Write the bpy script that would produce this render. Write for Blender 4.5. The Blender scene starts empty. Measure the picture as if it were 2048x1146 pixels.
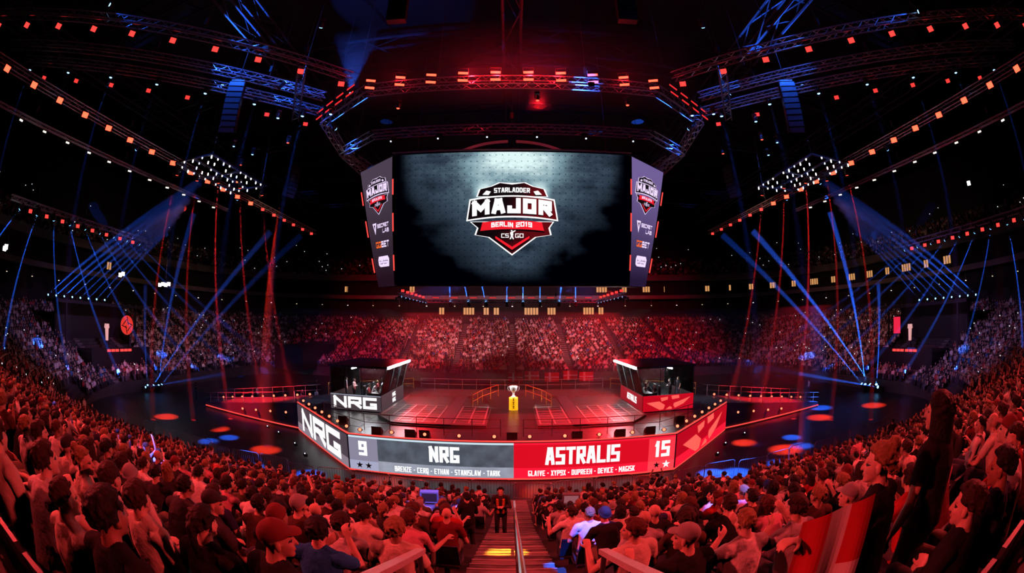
import bpy, bmesh, math, random
import numpy as np
from mathutils import Vector, Matrix, Euler
from math import sin, cos, pi, radians, hypot, atan2, sqrt

sc = bpy.context.scene
COL = sc.collection
RNG = random.Random(7)

# ------------------------------------------------------------------ camera
EYE = 9.46
cam_d = bpy.data.cameras.new('camera')
cam = bpy.data.objects.new('camera', cam_d)
COL.objects.link(cam)
cam_d.type = 'PANO'
cam_d.panorama_type = 'FISHEYE_EQUISOLID'
cam_d.fisheye_lens = 15.0
cam_d.fisheye_fov = radians(200)
cam_d.sensor_fit = 'HORIZONTAL'
cam_d.sensor_width = 36.0
cam_d.sensor_height = 36.0 * 1146 / 2048
cam_d.clip_end = 400
cam.location = (0, 0, EYE)
cam.rotation_euler = (radians(95), 0, 0)
sc.camera = cam

# ------------------------------------------------------------------ world, exposure
world = bpy.data.worlds.new('world')
sc.world = world
world.use_nodes = True
world.node_tree.nodes['Background'].inputs['Color'].default_value = (0, 0, 0, 1)
world.node_tree.nodes['Background'].inputs['Strength'].default_value = 0.0
sc.view_settings.view_transform = 'Standard'
sc.view_settings.look = 'None'
sc.view_settings.gamma = 1.0
sc.view_settings.exposure = 0.0
sc.view_settings.use_curve_mapping = False
sc.cycles.use_denoising = True
sc.cycles.use_adaptive_sampling = True
sc.cycles.adaptive_threshold = 0.035
sc.cycles.max_bounces = 4
sc.cycles.diffuse_bounces = 0
sc.cycles.glossy_bounces = 1
sc.cycles.transmission_bounces = 2
sc.cycles.transparent_max_bounces = 8
sc.cycles.volume_bounces = 0
sc.cycles.sample_clamp_indirect = 4.0
sc.cycles.sample_clamp_direct = 0.0
sc.cycles.caustics_reflective = False
sc.cycles.caustics_refractive = False

RED = (1.0, 0.052, 0.056)
DEEPRED = (1.0, 0.012, 0.025)
REDW = (1.0, 0.03, 0.03)
BLUE = (0.02, 0.13, 1.0)
PINKW = (1.0, 0.35, 0.42)
VIOLET = (0.45, 0.35, 1.0)

def spot(loc, aim, energy, color, size_deg, blend=0.2, soft=0.06, name='spot_beam', parent=None):
    l = bpy.data.lights.new(name, 'SPOT')
    l.energy = energy
    l.color = color
    l.spot_size = radians(size_deg)
    l.spot_blend = blend
    l.shadow_soft_size = soft
    o = bpy.data.objects.new(name, l)
    COL.objects.link(o)
    p = Vector(loc)
    o.matrix_world = Matrix.Translation(p) @ (Vector(aim) - p).to_track_quat('-Z', 'Y').to_matrix().to_4x4()
    return o

# wash lights: coloured spots at the trusses, some added where no lamp body hangs
WASH = [
    # red light from the side trusses and the roof above the near stand
    ((-27.5, 3.0, 22.0), (-8, 6.0, 5.5), 31000, RED, 60, 0.8),
    ((27.5, 3.0, 22.0), (9, 6.0, 5.5), 31000, RED, 60, 0.8),
    ((-14, -3.0, 27.5), (-9, 6, 5), 9000, RED, 62, 0.8),
    ((14, -3.0, 27.5), (10, 6, 5), 9000, RED, 62, 0.8),
    ((-15.5, 16.0, 24.3), (-6, 5, 6), 6000, RED, 50, 0.8),
    ((15.5, 16.0, 24.3), (6, 5, 6), 6000, RED, 50, 0.8),
    ((-28.3, 24, 21.8), (-30, 13, 4), 3000, RED, 60, 0.9),
    ((28.3, 24, 21.8), (32, 13, 4), 6000, RED, 60, 0.9),
    ((-18, 21, 24.2), (-17, 20.8, 0), 1600, BLUE, 40, 0.9),  # blue wash pair added to bring out the barriers on the near floor
    ((18, 21, 24.2), (16, 20.8, 0), 2600, BLUE, 40, 0.9),
    # stage: red floods
    ((1.5, 22.4, 23.6), (3, 29.5, 2.5), 70000, DEEPRED, 44, 0.8),
    ((-11.5, 46, 13), (-1.5, 37, 2.5), 20000, DEEPRED, 75, 0.7),
    ((11.5, 46, 13), (1.5, 37, 2.5), 26000, DEEPRED, 75, 0.7),
    # far stand
    ((-7, 58, 13), (-10, 86, 9), 15000, PINKW, 70, 0.9),
    ((7, 58, 13), (10, 86, 9), 15000, PINKW, 70, 0.9),
    ((-14, 40, 24), (-20, 74, 3), 40000, DEEPRED, 60, 0.9),
    ((14, 40, 24), (20, 74, 3), 50000, DEEPRED, 60, 0.9),
    # dim spots added to tint balconies warm and far walls red, no lamps there
    ((-20, 40, 23), (-62, 50, 16.5), 3500, (1.0, 0.5, 0.35), 60, 0.9),
    ((20, 40, 23), (62, 50, 16.5), 5000, (1.0, 0.45, 0.35), 60, 0.9),
    ((-11, 50, 22), (-24, 91, 15), 9000, DEEPRED, 44, 0.9),
    ((11, 50, 22), (26, 91, 15), 9000, DEEPRED, 44, 0.9),
    # end stands
    ((-24, 27, 20), (-54, 30, 4), 10000, (0.75, 0.36, 1.0), 50, 0.9),
    ((-24, 28, 20), (-47, 53, 4), 11000, (1.0, 0.30, 0.55), 50, 0.9),
    ((23, 27, 20), (54, 27, 4), 9000, (0.65, 0.32, 1.0), 50, 0.9),
    ((23, 28, 20), (48, 52, 4), 11000, (1.0, 0.22, 0.4), 50, 0.9),
]
for w in WASH:
    spot(w[0], w[1], w[2], w[3], w[4], w[5], 0.4, 'wash_light')

# ------------------------------------------------------------------ materials
def lin(c):
    def f(v):
        v /= 255.0
        return v / 12.92 if v <= 0.04045 else ((v + 0.055) / 1.055) ** 2.4
    return tuple(f(v) for v in c)

MATS = {}
def mat(name, col=(0.5, 0.5, 0.5), rough=0.6, metal=0.0, emit=None, strength=0.0, sample=False, noise=0.0, nscale=8.0, spec=0.5, bump=0.0):
    if name in MATS:
        return MATS[name]
    m = bpy.data.materials.new(name)
    m.use_nodes = True
    nt = m.node_tree
    b = nt.nodes['Principled BSDF']
    b.inputs['Base Color'].default_value = (*col, 1)
    b.inputs['Roughness'].default_value = rough
    b.inputs['Metallic'].default_value = metal
    b.inputs['Specular IOR Level'].default_value = spec
    if noise > 0 or bump > 0:
        tc = nt.nodes.new('ShaderNodeTexCoord')
        nz = nt.nodes.new('ShaderNodeTexNoise')
        nz.inputs['Scale'].default_value = nscale
        nz.inputs['Detail'].default_value = 4
        nt.links.new(tc.outputs['Object'], nz.inputs['Vector'])
        if noise > 0:
            mr = nt.nodes.new('ShaderNodeMapRange')
            mr.inputs['From Min'].default_value = 0.3
            mr.inputs['From Max'].default_value = 0.7
            mr.inputs['To Min'].default_value = 1 - noise
            mr.inputs['To Max'].default_value = 1 + noise
            nt.links.new(nz.outputs['Fac'], mr.inputs['Value'])
            mx = nt.nodes.new('ShaderNodeVectorMath')
            mx.operation = 'SCALE'
            mx.inputs[0].default_value = col
            nt.links.new(mr.outputs['Result'], mx.inputs['Scale'])
            nt.links.new(mx.outputs['Vector'], b.inputs['Base Color'])
        if bump > 0:
            bp = nt.nodes.new('ShaderNodeBump')
            bp.inputs['Strength'].default_value = bump
            bp.inputs['Distance'].default_value = 0.035
            nt.links.new(nz.outputs['Fac'], bp.inputs['Height'])
            nt.links.new(bp.outputs['Normal'], b.inputs['Normal'])
    if emit:
        b.inputs['Emission Color'].default_value = (*emit, 1)
        b.inputs['Emission Strength'].default_value = strength
        if not sample:
            try:
                m.cycles.emission_sampling = 'NONE'
            except Exception:
                pass
    MATS[name] = m
    return m

def led(name, rgb, k=1.0, sample=False):
    c = lin(rgb)
    return mat(name, (0.01, 0.01, 0.01), 0.5, emit=c, strength=k, sample=sample)

M_floor = mat('arena_floor', (0.030, 0.030, 0.034), 0.42, noise=0.25, nscale=0.6, spec=0.4)
M_conc = mat('concrete', (0.055, 0.052, 0.05), 0.85, noise=0.2, nscale=1.5)
M_dark = mat('dark_wall', (0.018, 0.017, 0.017), 0.85, noise=0.2, nscale=0.8)
M_fascia = mat('fascia', (0.26, 0.23, 0.21), 0.7, noise=0.15, nscale=0.7)
M_black = mat('black_paint', (0.012, 0.012, 0.013), 0.55)
M_rubber = mat('black_plastic', (0.018, 0.018, 0.02), 0.45)
M_alu = mat('truss_aluminium', (0.45, 0.45, 0.47), 0.35, metal=0.85)
M_steel = mat('painted_steel', (0.10, 0.10, 0.11), 0.4, metal=0.6)
M_roof = mat('roof_steel', (0.030, 0.034, 0.042), 0.6)
M_grey = mat('rail_grey', (0.50, 0.47, 0.45), 0.4, noise=0.08, nscale=20)
M_chrome = mat('chrome', (0.75, 0.75, 0.77), 0.18, metal=1.0)
M_yellow = mat('yellow_rail', (0.85, 0.55, 0.05), 0.45)
M_stage = mat('stage_deck', (0.050, 0.046, 0.046), 0.30, noise=0.2, nscale=3.0)
M_plat = mat('platform_deck', (0.11, 0.10, 0.10), 0.35, noise=0.15, nscale=2.0)
M_grate = mat('grate_bar', (0.42, 0.40, 0.40), 0.35, metal=0.3)
M_seat = mat('seat_plastic', (0.025, 0.028, 0.045), 0.5)
M_step = mat('stair_tread', (0.22, 0.20, 0.19), 0.8, noise=0.2, nscale=6)
M_glass = mat('booth_glass', (0.9, 0.9, 0.95), 0.02)
_n = M_glass.node_tree
_n.nodes.clear()
_t = _n.nodes.new('ShaderNodeBsdfTransparent'); _t.inputs['Color'].default_value = (0.93, 0.94, 0.95, 1)
_gl = _n.nodes.new('ShaderNodeBsdfGlossy'); _gl.inputs['Roughness'].default_value = 0.03
_fr = _n.nodes.new('ShaderNodeFresnel'); _fr.inputs['IOR'].default_value = 1.3
_mx = _n.nodes.new('ShaderNodeMixShader')
_oo = _n.nodes.new('ShaderNodeOutputMaterial')
_n.links.new(_fr.outputs[0], _mx.inputs[0]); _n.links.new(_t.outputs[0], _mx.inputs[1]); _n.links.new(_gl.outputs[0], _mx.inputs[2]); _n.links.new(_mx.outputs[0], _oo.inputs['Surface'])
E_red = mat('lamp_red', (0.02, 0.01, 0.01), 0.5, emit=(1.0, 0.035, 0.03), strength=2.2)
E_redhot = mat('lamp_red_hot', (0.02, 0.01, 0.01), 0.5, emit=(1.0, 0.055, 0.025), strength=5.0)
E_redsoft = mat('lamp_red_soft', (0.02, 0.01, 0.01), 0.5, emit=(1.0, 0.03, 0.03), strength=0.85)
E_bulb = mat('lamp_bulb', (0.1, 0.05, 0.05), 0.5, emit=(1.0, 0.17, 0.08), strength=3.0)
E_blue = mat('lamp_blue', (0.02, 0.02, 0.05), 0.5, emit=(0.18, 0.48, 1.0), strength=6.0)
E_white = mat('lamp_white', (0.1, 0.1, 0.1), 0.5, emit=(1.0, 0.97, 0.95), strength=5.0)
E_flood = mat('lamp_flood', (0.1, 0.1, 0.1), 0.5, emit=(0.92, 0.97, 1.0), strength=14.0)
E_warm = mat('lamp_warm', (0.1, 0.1, 0.1), 0.5, emit=(1.0, 0.85, 0.52), strength=2.2)
E_window = mat('lit_window', (0.1, 0.1, 0.1), 0.5, emit=(1.0, 0.46, 0.16), strength=0.62)
E_neon = mat('red_edge_strip', (0.1, 0.01, 0.01), 0.5, emit=(1.0, 0.07, 0.06), strength=1.1)
E_phone = mat('phone_glow', (0.1, 0.1, 0.1), 0.5, emit=(0.85, 0.92, 1.0), strength=1.6)
E_screen = mat('monitor_glow', (0.02, 0.02, 0.02), 0.4, emit=(0.6, 0.7, 1.0), strength=0.6)

# ------------------------------------------------------------------ mesh builder
class MB:
    def __init__(s):
        s.v, s.f, s.mi = [], [], []
    def add(s, vs, fs, mi=0):
        o = len(s.v)
        s.v += [tuple(v) for v in vs]
        for f in fs:
            s.f.append(tuple(i + o for i in f))
            s.mi.append(mi)
        return s
    def box(s, lo, hi, mi=0):
        x0, y0, z0 = lo; x1, y1, z1 = hi
        return s.add([(x0,y0,z0),(x1,y0,z0),(x1,y1,z0),(x0,y1,z0),(x0,y0,z1),(x1,y0,z1),(x1,y1,z1),(x0,y1,z1)],
                     [(0,3,2,1),(4,5,6,7),(0,1,5,4),(1,2,6,5),(2,3,7,6),(3,0,4,7)], mi)
    def cbox(s, c, sz, mi=0, rot=None):
        hx, hy, hz = sz[0]/2, sz[1]/2, sz[2]/2
        vs = [Vector((x,y,z)) for z in (-hz,hz) for x,y in ((-hx,-hy),(hx,-hy),(hx,hy),(-hx,hy))]
        if rot is not None:
            vs = [rot @ v for v in vs]
        c = Vector(c)
        return s.add([v + c for v in vs], [(0,3,2,1),(4,5,6,7),(0,1,5,4),(1,2,6,5),(2,3,7,6),(3,0,4,7)], mi)
    def tube(s, p0, p1, r, n=8, r1=None, mi=0, caps=True):
        p0, p1 = Vector(p0), Vector(p1)
        r1 = r if r1 is None else r1
        q = (p1 - p0).to_track_quat('Z', 'Y')
        vs = []
        for p, rr in ((p0, r), (p1, r1)):
            for k in range(n):
                a = 2*pi*k/n
                vs.append(p + q @ Vector((rr*cos(a), rr*sin(a), 0)))
        fs = [(k, (k+1) % n, n+(k+1) % n, n+k) for k in range(n)]
        if caps:
            fs += [tuple(range(n-1, -1, -1)), tuple(range(n, 2*n))]
        return s.add(vs, fs, mi)
    def path(s, pts, r, n=6, mi=0):
        for a, b in zip(pts, pts[1:]):
            s.tube(a, b, r, n, mi=mi)
        return s
    def lathe(s, prof, n=20, c=(0,0,0), mi=0):
        vs = []
        for r, z in prof:
            for k in range(n):
                a = 2*pi*k/n
                vs.append((c[0]+r*cos(a), c[1]+r*sin(a), c[2]+z))
        fs = []
        for j in range(len(prof)-1):
            for k in range(n):
                fs.append((j*n+k, j*n+(k+1) % n, (j+1)*n+(k+1) % n, (j+1)*n+k))
        fs.append(tuple(range(n-1, -1, -1)))
        fs.append(tuple((len(prof)-1)*n+k for k in range(n)))
        return s.add(vs, fs, mi)
    def prism(s, poly, z0, z1, mi=0):
        n = len(poly)
        vs = [(x, y, z0) for x, y in poly] + [(x, y, z1) for x, y in poly]
        fs = [(k, (k+1) % n, n+(k+1) % n, n+k) for k in range(n)]
        fs += [tuple(range(n-1, -1, -1)), tuple(range(n, 2*n))]
        return s.add(vs, fs, mi)
    def mesh(s, name, mats):
        me = bpy.data.meshes.new(name)
        me.from_pydata(s.v, [], s.f)
        for m in (mats if isinstance(mats, (list, tuple)) else [mats]):
            me.materials.append(m)
        if any(s.mi):
            me.polygons.foreach_set('material_index', s.mi)
        me.update()
        return me
    def build(s, name, mats, parent=None, matrix=None, smooth=False):
        me = s.mesh(name, mats)
        if smooth:
            me.polygons.foreach_set('use_smooth', [True]*len(me.polygons))
        return place(name, me, parent, matrix)

def place(name, me, parent=None, matrix=None):
    o = bpy.data.objects.new(name, me)
    COL.objects.link(o)
    if matrix is not None:
        o.matrix_local = matrix
    if parent is not None:
        o.parent = parent
    return o

def tag(o, label=None, cat=None, group=None, kind=None):
    if label: o['label'] = label
    if cat: o['category'] = cat
    if group: o['group'] = group
    if kind: o['kind'] = kind
    return o

def empty(name, loc=(0,0,0), rz=0.0):
    o = bpy.data.objects.new(name, None)
    COL.objects.link(o)
    o.empty_display_size = 0.1
    o.matrix_world = Matrix.Translation(Vector(loc)) @ Matrix.Rotation(rz, 4, 'Z')
    return o

WORDS = ['first','second','third','fourth','fifth','sixth','seventh','eighth','ninth','tenth','eleventh','twelfth','thirteenth','fourteenth','fifteenth','sixteenth','seventeenth','eighteenth','nineteenth','twentieth']
TENS = {20: 'twenty', 30: 'thirty', 40: 'forty', 50: 'fifty', 60: 'sixty'}
def ordw(i):
    if i < 20: return WORDS[i]
    n = i + 1
    t = n // 10 * 10
    return TENS[t] + '-' + WORDS[n - t - 1] if n % 10 else TENS[t].replace('ty', 'tieth')

# ------------------------------------------------------------------ the bowl
A0, YN, YF, RC = 44.0, 20.0, 68.0, 11.0     # half length, near and far front row, corner radius
def sstep(a, b, x):
    t = max(0.0, min(1.0, (x-a)/(b-a)))
    return t*t*(3-2*t)
def row_h(d):
    return 0.4 + (0.30*d if d < 7.65 else 2.295 + 0.405*(d-7.65))
def bowl_z(d, y):
    return row_h(d) + 1.0*sstep(21, 34, y)
def ring_pts(d, arc=10, near=True):
    """closed outline of the bowl at the distance d behind its front rail"""
    P = []
    r = RC + d
    cs = [(A0-RC, YN+RC, -pi/2), (A0-RC, YF-RC, 0), (-A0+RC, YF-RC, pi/2), (-A0+RC, YN+RC, pi)]
    for cx, cy, a0 in cs:
        for k in range(arc+1):
            a = a0 + pi/2*k/arc
            P.append((cx + r*cos(a), cy + r*sin(a)))
    return P
def ring_walk(d, step):
    """points every step metres along the outline with the direction to the arena's middle"""
    P = ring_pts(d, 24)
    P = P + [P[0]]
    out = []
    acc = 0.0
    nxt = step/2
    for (x0, y0), (x1, y1) in zip(P, P[1:]):
        L = hypot(x1-x0, y1-y0)
        if L < 1e-6: continue
        while nxt <= acc + L:
            t = (nxt-acc)/L
            # outline runs anticlockwise: inward normal is to the left
            out.append((x0+(x1-x0)*t, y0+(y1-y0)*t, -(y1-y0)/L, (x1-x0)/L, nxt))
            nxt += step
        acc += L
    return out

PITCH = 0.85
NROW = 26
# floor
f = MB().prism(ring_pts(0.0, 10), -0.3, 0.0).build('floor', M_floor)
tag(f, 'dark polished arena floor around the stage', 'floor', kind='structure')
# stepped terrace
def ring_band(mb, da, za, db, zb, arc=10, mi=0, zfun=None):
    Pa, Pb = ring_pts(da, arc), ring_pts(db, arc)
    n = len(Pa)
    g = zfun or (lambda z, p: z)
    vs = [(x, y, g(za, (x, y))) for x, y in Pa] + [(x, y, g(zb, (x, y))) for x, y in Pb]
    mb.add(vs, [(k, (k+1) % n, n+(k+1) % n, n+k) for k in range(n)], mi)
lift = lambda z, p: z + 1.0*sstep(21, 34, p[1]) if z > 0.05 else z
t = MB()
prev_z = 0.0
for i in range(NROW):
    d0 = i*PITCH
    z = row_h(d0 + 0.4)
    ring_band(t, d0, prev_z, d0, z, zfun=lift)
    ring_band(t, d0, z, d0+PITCH, z, zfun=lift)
    prev_z = z
DTOP = NROW*PITCH
t = t.build('seating_terrace', M_conc)
tag(t, 'stepped concrete seating terrace of the arena bowl', 'terrace', kind='structure')

# walls and balconies above the lower bowl
def ring_struct(name, prof, m, label, cat, arc=10):
    mb = MB()
    for (d0, z0), (d1, z1) in zip(prof, prof[1:]):
        ring_band(mb, d0, z0, d1, z1, arc)
    o = mb.build(name, m)
    return tag(o, label, cat, kind='structure')
ZT = prev_z + 1.0
ring_struct('wall_concourse', [(DTOP, prev_z-1.0), (DTOP+0.3, ZT+2.0), (DTOP+2.5, ZT+2.0), (DTOP+2.5, 14.6)], M_dark, 'dark concourse wall behind the lower stands', 'wall')
ring_struct('trim_1', [(DTOP+2.5, 14.6), (DTOP+0.2, 14.6), (DTOP+0.2, 15.4), (DTOP+0.6, 15.4)], M_fascia, 'pale balcony fascia below the upper suites', 'fascia')
ring_struct('wall_suites', [(DTOP+0.6, 15.4), (DTOP+1.6, 15.4), (DTOP+1.6, 18.6)], M_dark, 'dark suite wall with lit window bays', 'wall')
ring_struct('trim_2', [(DTOP+1.6, 18.6), (DTOP-0.6, 18.6), (DTOP-0.6, 19.9), (DTOP-0.2, 19.9)], M_fascia, 'pale fascia band above the suite windows', 'fascia')
up = MB()
for i in range(20):
    d0 = DTOP - 0.2 + i*0.9
    z = 19.3 + i*0.52
    ring_band(up, d0, z - 0.52, d0, z)
    ring_band(up, d0, z, d0+0.9, z)
tag(up.build('upper_terrace', mat('shaded_concrete', (0.03, 0.028, 0.028), 0.9, noise=0.2, nscale=1.5)), 'stepped upper tier terrace under the roof', 'terrace', kind='structure')  # shade of the upper tier put into a darker copy of the concrete
ring_struct('wall_roof', [(DTOP+17.8, 29.0), (DTOP+17.8, 38.0)], M_dark, 'dark outer wall under the roof', 'wall')
c = MB().prism(ring_pts(DTOP+17.8, 6), 37.8, 38.2).build('ceiling', M_black)
tag(c, 'black arena ceiling', 'ceiling', kind='structure')

# haze, added only in boxes and beam cones where light should show
hz = bpy.data.materials.new('haze')
hz.use_nodes = True
_nt = hz.node_tree
_nt.nodes.clear()
_o = _nt.nodes.new('ShaderNodeOutputMaterial')
_s = _nt.nodes.new('ShaderNodeVolumeScatter')
_s.inputs['Density'].default_value = 0.0019
_s.inputs['Anisotropy'].default_value = 0.25
_nt.links.new(_s.outputs[0], _o.inputs['Volume'])
M_hazebank = hz
def haze_mat(name, dens, aniso=0.2):
    m = hz.copy(); m.name = name
    n_ = [n for n in m.node_tree.nodes if n.type == 'VOLUME_SCATTER'][0]
    n_.inputs['Density'].default_value = dens
    n_.inputs['Anisotropy'].default_value = aniso
    return m
M_beamhaze = haze_mat('beam_haze', 0.03)

for nm_, lo_, hi_, de_ in (('over the rear of the stage and the far floor', (-24, 31, 2.7), (38, 66.5, 10.5), 0.0032), ('around the front lamps of the ring truss', (-11, 19.5, 22.3), (11, 23.4, 27.0), 0.012)):
    hb = MB().box(lo_, hi_).build('haze', haze_mat('haze_bank', de_))
    tag(hb, 'thin bank of haze %s' % nm_, 'haze', kind='stuff')
for x_, e_ in ((-7, 100), (-2.5, 260), (-0.9, 400), (1.1, 400), (2.8, 260), (7, 100)):
    l = bpy.data.lights.new('blinder_glow', 'POINT')
    l.energy = e_*0.8; l.color = DEEPRED; l.shadow_soft_size = 0.12
    lo_ = bpy.data.objects.new('blinder_glow', l); COL.objects.link(lo_); lo_.location = (x_, 21.8, 24.15)

# lit window bays of the suites
wn = 0
def window_bay(x, y, nx, ny, z, panes, wide, tall, label):
    """a bay of lit panes set into the suite wall, facing along (nx, ny)"""
    global wn
    wn += 1
    R = Matrix(((-ny, -nx, 0, x), (nx, -ny, 0, y), (0, 0, 1, z), (0, 0, 0, 1)))   # local x along the wall, local -y to the arena
    mb = MB()
    W = panes*wide
    mb.box((-W/2-0.12, -0.10, -0.12), (W/2+0.12, 0.06, 0.0))
    mb.box((-W/2-0.12, -0.10, tall), (W/2+0.12, 0.06, tall+0.12))
    for k in range(panes+1):
        mb.box((-W/2+k*wide-0.07, -0.08, 0), (-W/2+k*wide+0.07, 0.06, tall))
    o = mb.build('window_%d' % wn, M_dark, None, R)
    tag(o, label, 'window', kind='structure')
    for k in range(panes):
        MB().box((-wide/2+0.07, -0.02, 0), (wide/2-0.07, 0.02, tall)).build('pane', E_window, o, Matrix.Translation((-W/2+(k+0.5)*wide, 0, 0)))
bays = []
for (x, y, nx, ny, s) in ring_walk(DTOP+1.55, 5.2):
    if y < 34 or (abs(x) < 17 and y > 80): continue
    bays.append((x, y, nx, ny))
for k, (x, y, nx, ny) in enumerate(bays):
    n = (3, 2, 4, 2, 3)[k % 5]
    if x < -20 and k % 3: continue
    window_bay(x, y, nx, ny, 16.2, n, 0.62, 1.25, 'lit suite window bay with %d panes, %s around the upper balcony' % (n, ordw(k)))
for k, (x, n) in enumerate(((-15.4, 2), (-9.4, 4), (-5.6, 2), (-3.4, 2), (4.2, 5), (8.6, 3), (16.8, 4), (19.6, 2))):
    window_bay(x, YF+DTOP+2.45, 0, -1, 11.0, n, 0.62, 1.9, 'warm lit lounge window with %d panes, %s from left below the hanging screen' % (n, ordw(k)))

# small lamps along the balcony
k = 0
for (x, y, nx, ny, s) in ring_walk(DTOP-0.4, 6.1):
    if y < 12: continue
    r = empty('balcony_lamp', (x, y, 13.1))
    tag(r, 'small warm lamp under the balcony edge, %s around the hall' % ordw(k), 'lamp', 'balcony lamps')
    MB().lathe([(0.07, 0.0), (0.16, 0.06), (0.16, 0.2), (0.03, 0.24), (0.03, 1.4)], 10).build('housing', M_fascia, r)
    MB().lathe([(0.13, -0.03), (0.13, 0.01)], 10).build('bulb', E_warm if k % 3 else E_white, r)
    k += 1

# ------------------------------------------------------------------ roof steel and trusses
def lattice(mb, p0, p1, w, hgt, n, r, chords=True, braces=True, rc=None):
    p0, p1 = Vector(p0), Vector(p1)
    d = (p1-p0).normalized()
    side = d.cross(Vector((0, 0, 1))).normalized() * (w/2)
    upv = Vector((0, 0, hgt/2))
    cs = [side+upv, side-upv, -side-upv, -side+upv]
    if chords:
        for c in cs:
            mb.tube(p0+c, p1+c, rc or r, 5)
    if braces:
        for k in range(n):
            a = p0 + (p1-p0)*(k/n)
            b = p0 + (p1-p0)*((k+1)/n)
            for j in range(4):
                u, v = cs[j], cs[(j+1) % 4]
                if k % 2: u, v = v, u
                mb.tube(a+u, b+v, r, 3, caps=False)

def truss(p0, p1, label, w=0.5, group='aluminium lighting trusses', chains=2):
    p0, p1 = Vector(p0), Vector(p1)
    L = (p1-p0).length
    root = empty('lighting_truss', p0)
    tag(root, label, 'truss', group)
    q0, q1 = Vector((0,0,0)), p1-p0
    d = q1.normalized()
    side = d.cross(Vector((0,0,1))).normalized()*(w/2)
    for sx in (-1, 1):
        for sz in (-1, 1):
            c = side*sx + Vector((0,0,sz*w/2))
            MB().tube(q0+c, q1+c, 0.045, 6).build('chord', M_alu, root)
    mb = MB()
    lattice(mb, q0, q1, w, w, max(2, int(L/0.6)), 0.022, chords=False)
    tag(mb.build('lattice', M_alu, root), kind='stuff')
    for k in range(chains):
        p = q1*((k+0.5)/chains)
        MB().tube(p+Vector((0,0,w/2)), p+Vector((0,0,33.5-p0.z)), 0.02, 4).build('hoist_chain', M_steel, root)
        MB().cbox(p+Vector((0,0,w/2+0.75)), (0.22, 0.22, 0.5)).build('hoist_motor', M_black, root)
    return root

# roof girders
for k, y in enumerate((2, 16, 30, 44, 58, 72)):
    mb = MB()
    lattice(mb, (-58, y, 32.5), (58, y, 32.5), 1.6, 3.0, 26, 0.07, rc=0.14)
    tag(mb.build('roof_girder', M_roof), 'dark lattice roof girder across the hall, %s from the camera' % ordw(k), 'girder', 'roof girders', 'structure')
for k, x in enumerate((-36, -18, 0, 18, 36)):
    mb = MB()
    lattice(mb, (x, -10, 29.6), (x, 90, 29.6), 1.2, 2.0, 26, 0.055, rc=0.10)
    tag(mb.build('roof_girder', M_roof), 'dark lattice roof girder along the hall, %s from left' % ordw(k), 'girder', 'roof girders', 'structure')

# lamp prototypes -------------------------------------------------------------
def proto_bar(w, hgt, dep):
    """blinder: a box housing with a yoke and a glowing face towards -Y"""
    b = MB().box((-w/2, 0, -hgt/2), (w/2, dep, hgt/2))
    b.box((-w/2-0.03, dep*0.3, -hgt/2), (-w/2, dep*0.7, hgt/2+0.22)).box((w/2, dep*0.3, -hgt/2), (w/2+0.03, dep*0.7, hgt/2+0.22)).box((-w/2-0.03, dep*0.3, hgt/2+0.19), (w/2+0.03, dep*0.7, hgt/2+0.22))
    fa = MB()
    n = max(2, int(w/0.1))
    for k in range(n):
        x0 = -w/2 + w*k/n + 0.008
        fa.box((x0, -0.012, -hgt/2+0.015), (x0+w/n-0.016, 0.0, hgt/2-0.015))
    fa.box((-w/2+0.01, -0.004, -hgt/2+0.012), (w/2-0.01, 0.0, hgt/2-0.012))
    return b, fa
def bar_proto(nm, w, hgt, dep, em):
    b, fa = proto_bar(w, hgt, dep)
    return b.mesh(nm+'_housing', M_black), fa.mesh(nm+'_face', em)
PR_SQ = bar_proto('strobe', 0.42, 0.34, 0.16, E_red)
PR_SQS = bar_proto('strobe_soft', 0.36, 0.28, 0.16, mat('lamp_red_dim', (0.02, 0.01, 0.01), 0.5, emit=(1.0, 0.035, 0.03), strength=1.6))
PR_HOT = bar_proto('strobe_hot', 0.55, 0.40, 0.2, E_redhot)
PR_BAR = bar_proto('bar', 0.62, 0.17, 0.14, E_redhot)
PR_BARS = bar_proto('bar_soft', 0.95, 0.13, 0.12, E_redsoft)
PR_WHITE = bar_proto('work', 0.4, 0.16, 0.14, mat('lamp_workwhite', (0.1, 0.1, 0.1), 0.5, emit=(1.0, 0.85, 0.7), strength=1.6))
def face_to(loc, target):
    d = (Vector(target) - Vector(loc)).normalized()
    # local -Y looks at the target
    y = -d
    x = y.cross(Vector((0, 0, 1)))
    x = x.normalized() if x.length > 1e-4 else Vector((1, 0, 0))
    z = x.cross(y)
    return Matrix((( x.x, y.x, z.x, loc[0]), (x.y, y.y, z.y, loc[1]), (x.z, y.z, z.z, loc[2]), (0, 0, 0, 1)))
def lamp(pr, name, loc, target, label, group, cat='stage lamp'):
    o = place(name, pr[0], None, face_to(loc, target))
    tag(o, label, cat, group)
    place('lamp_face', pr[1], o)
    return o

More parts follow.
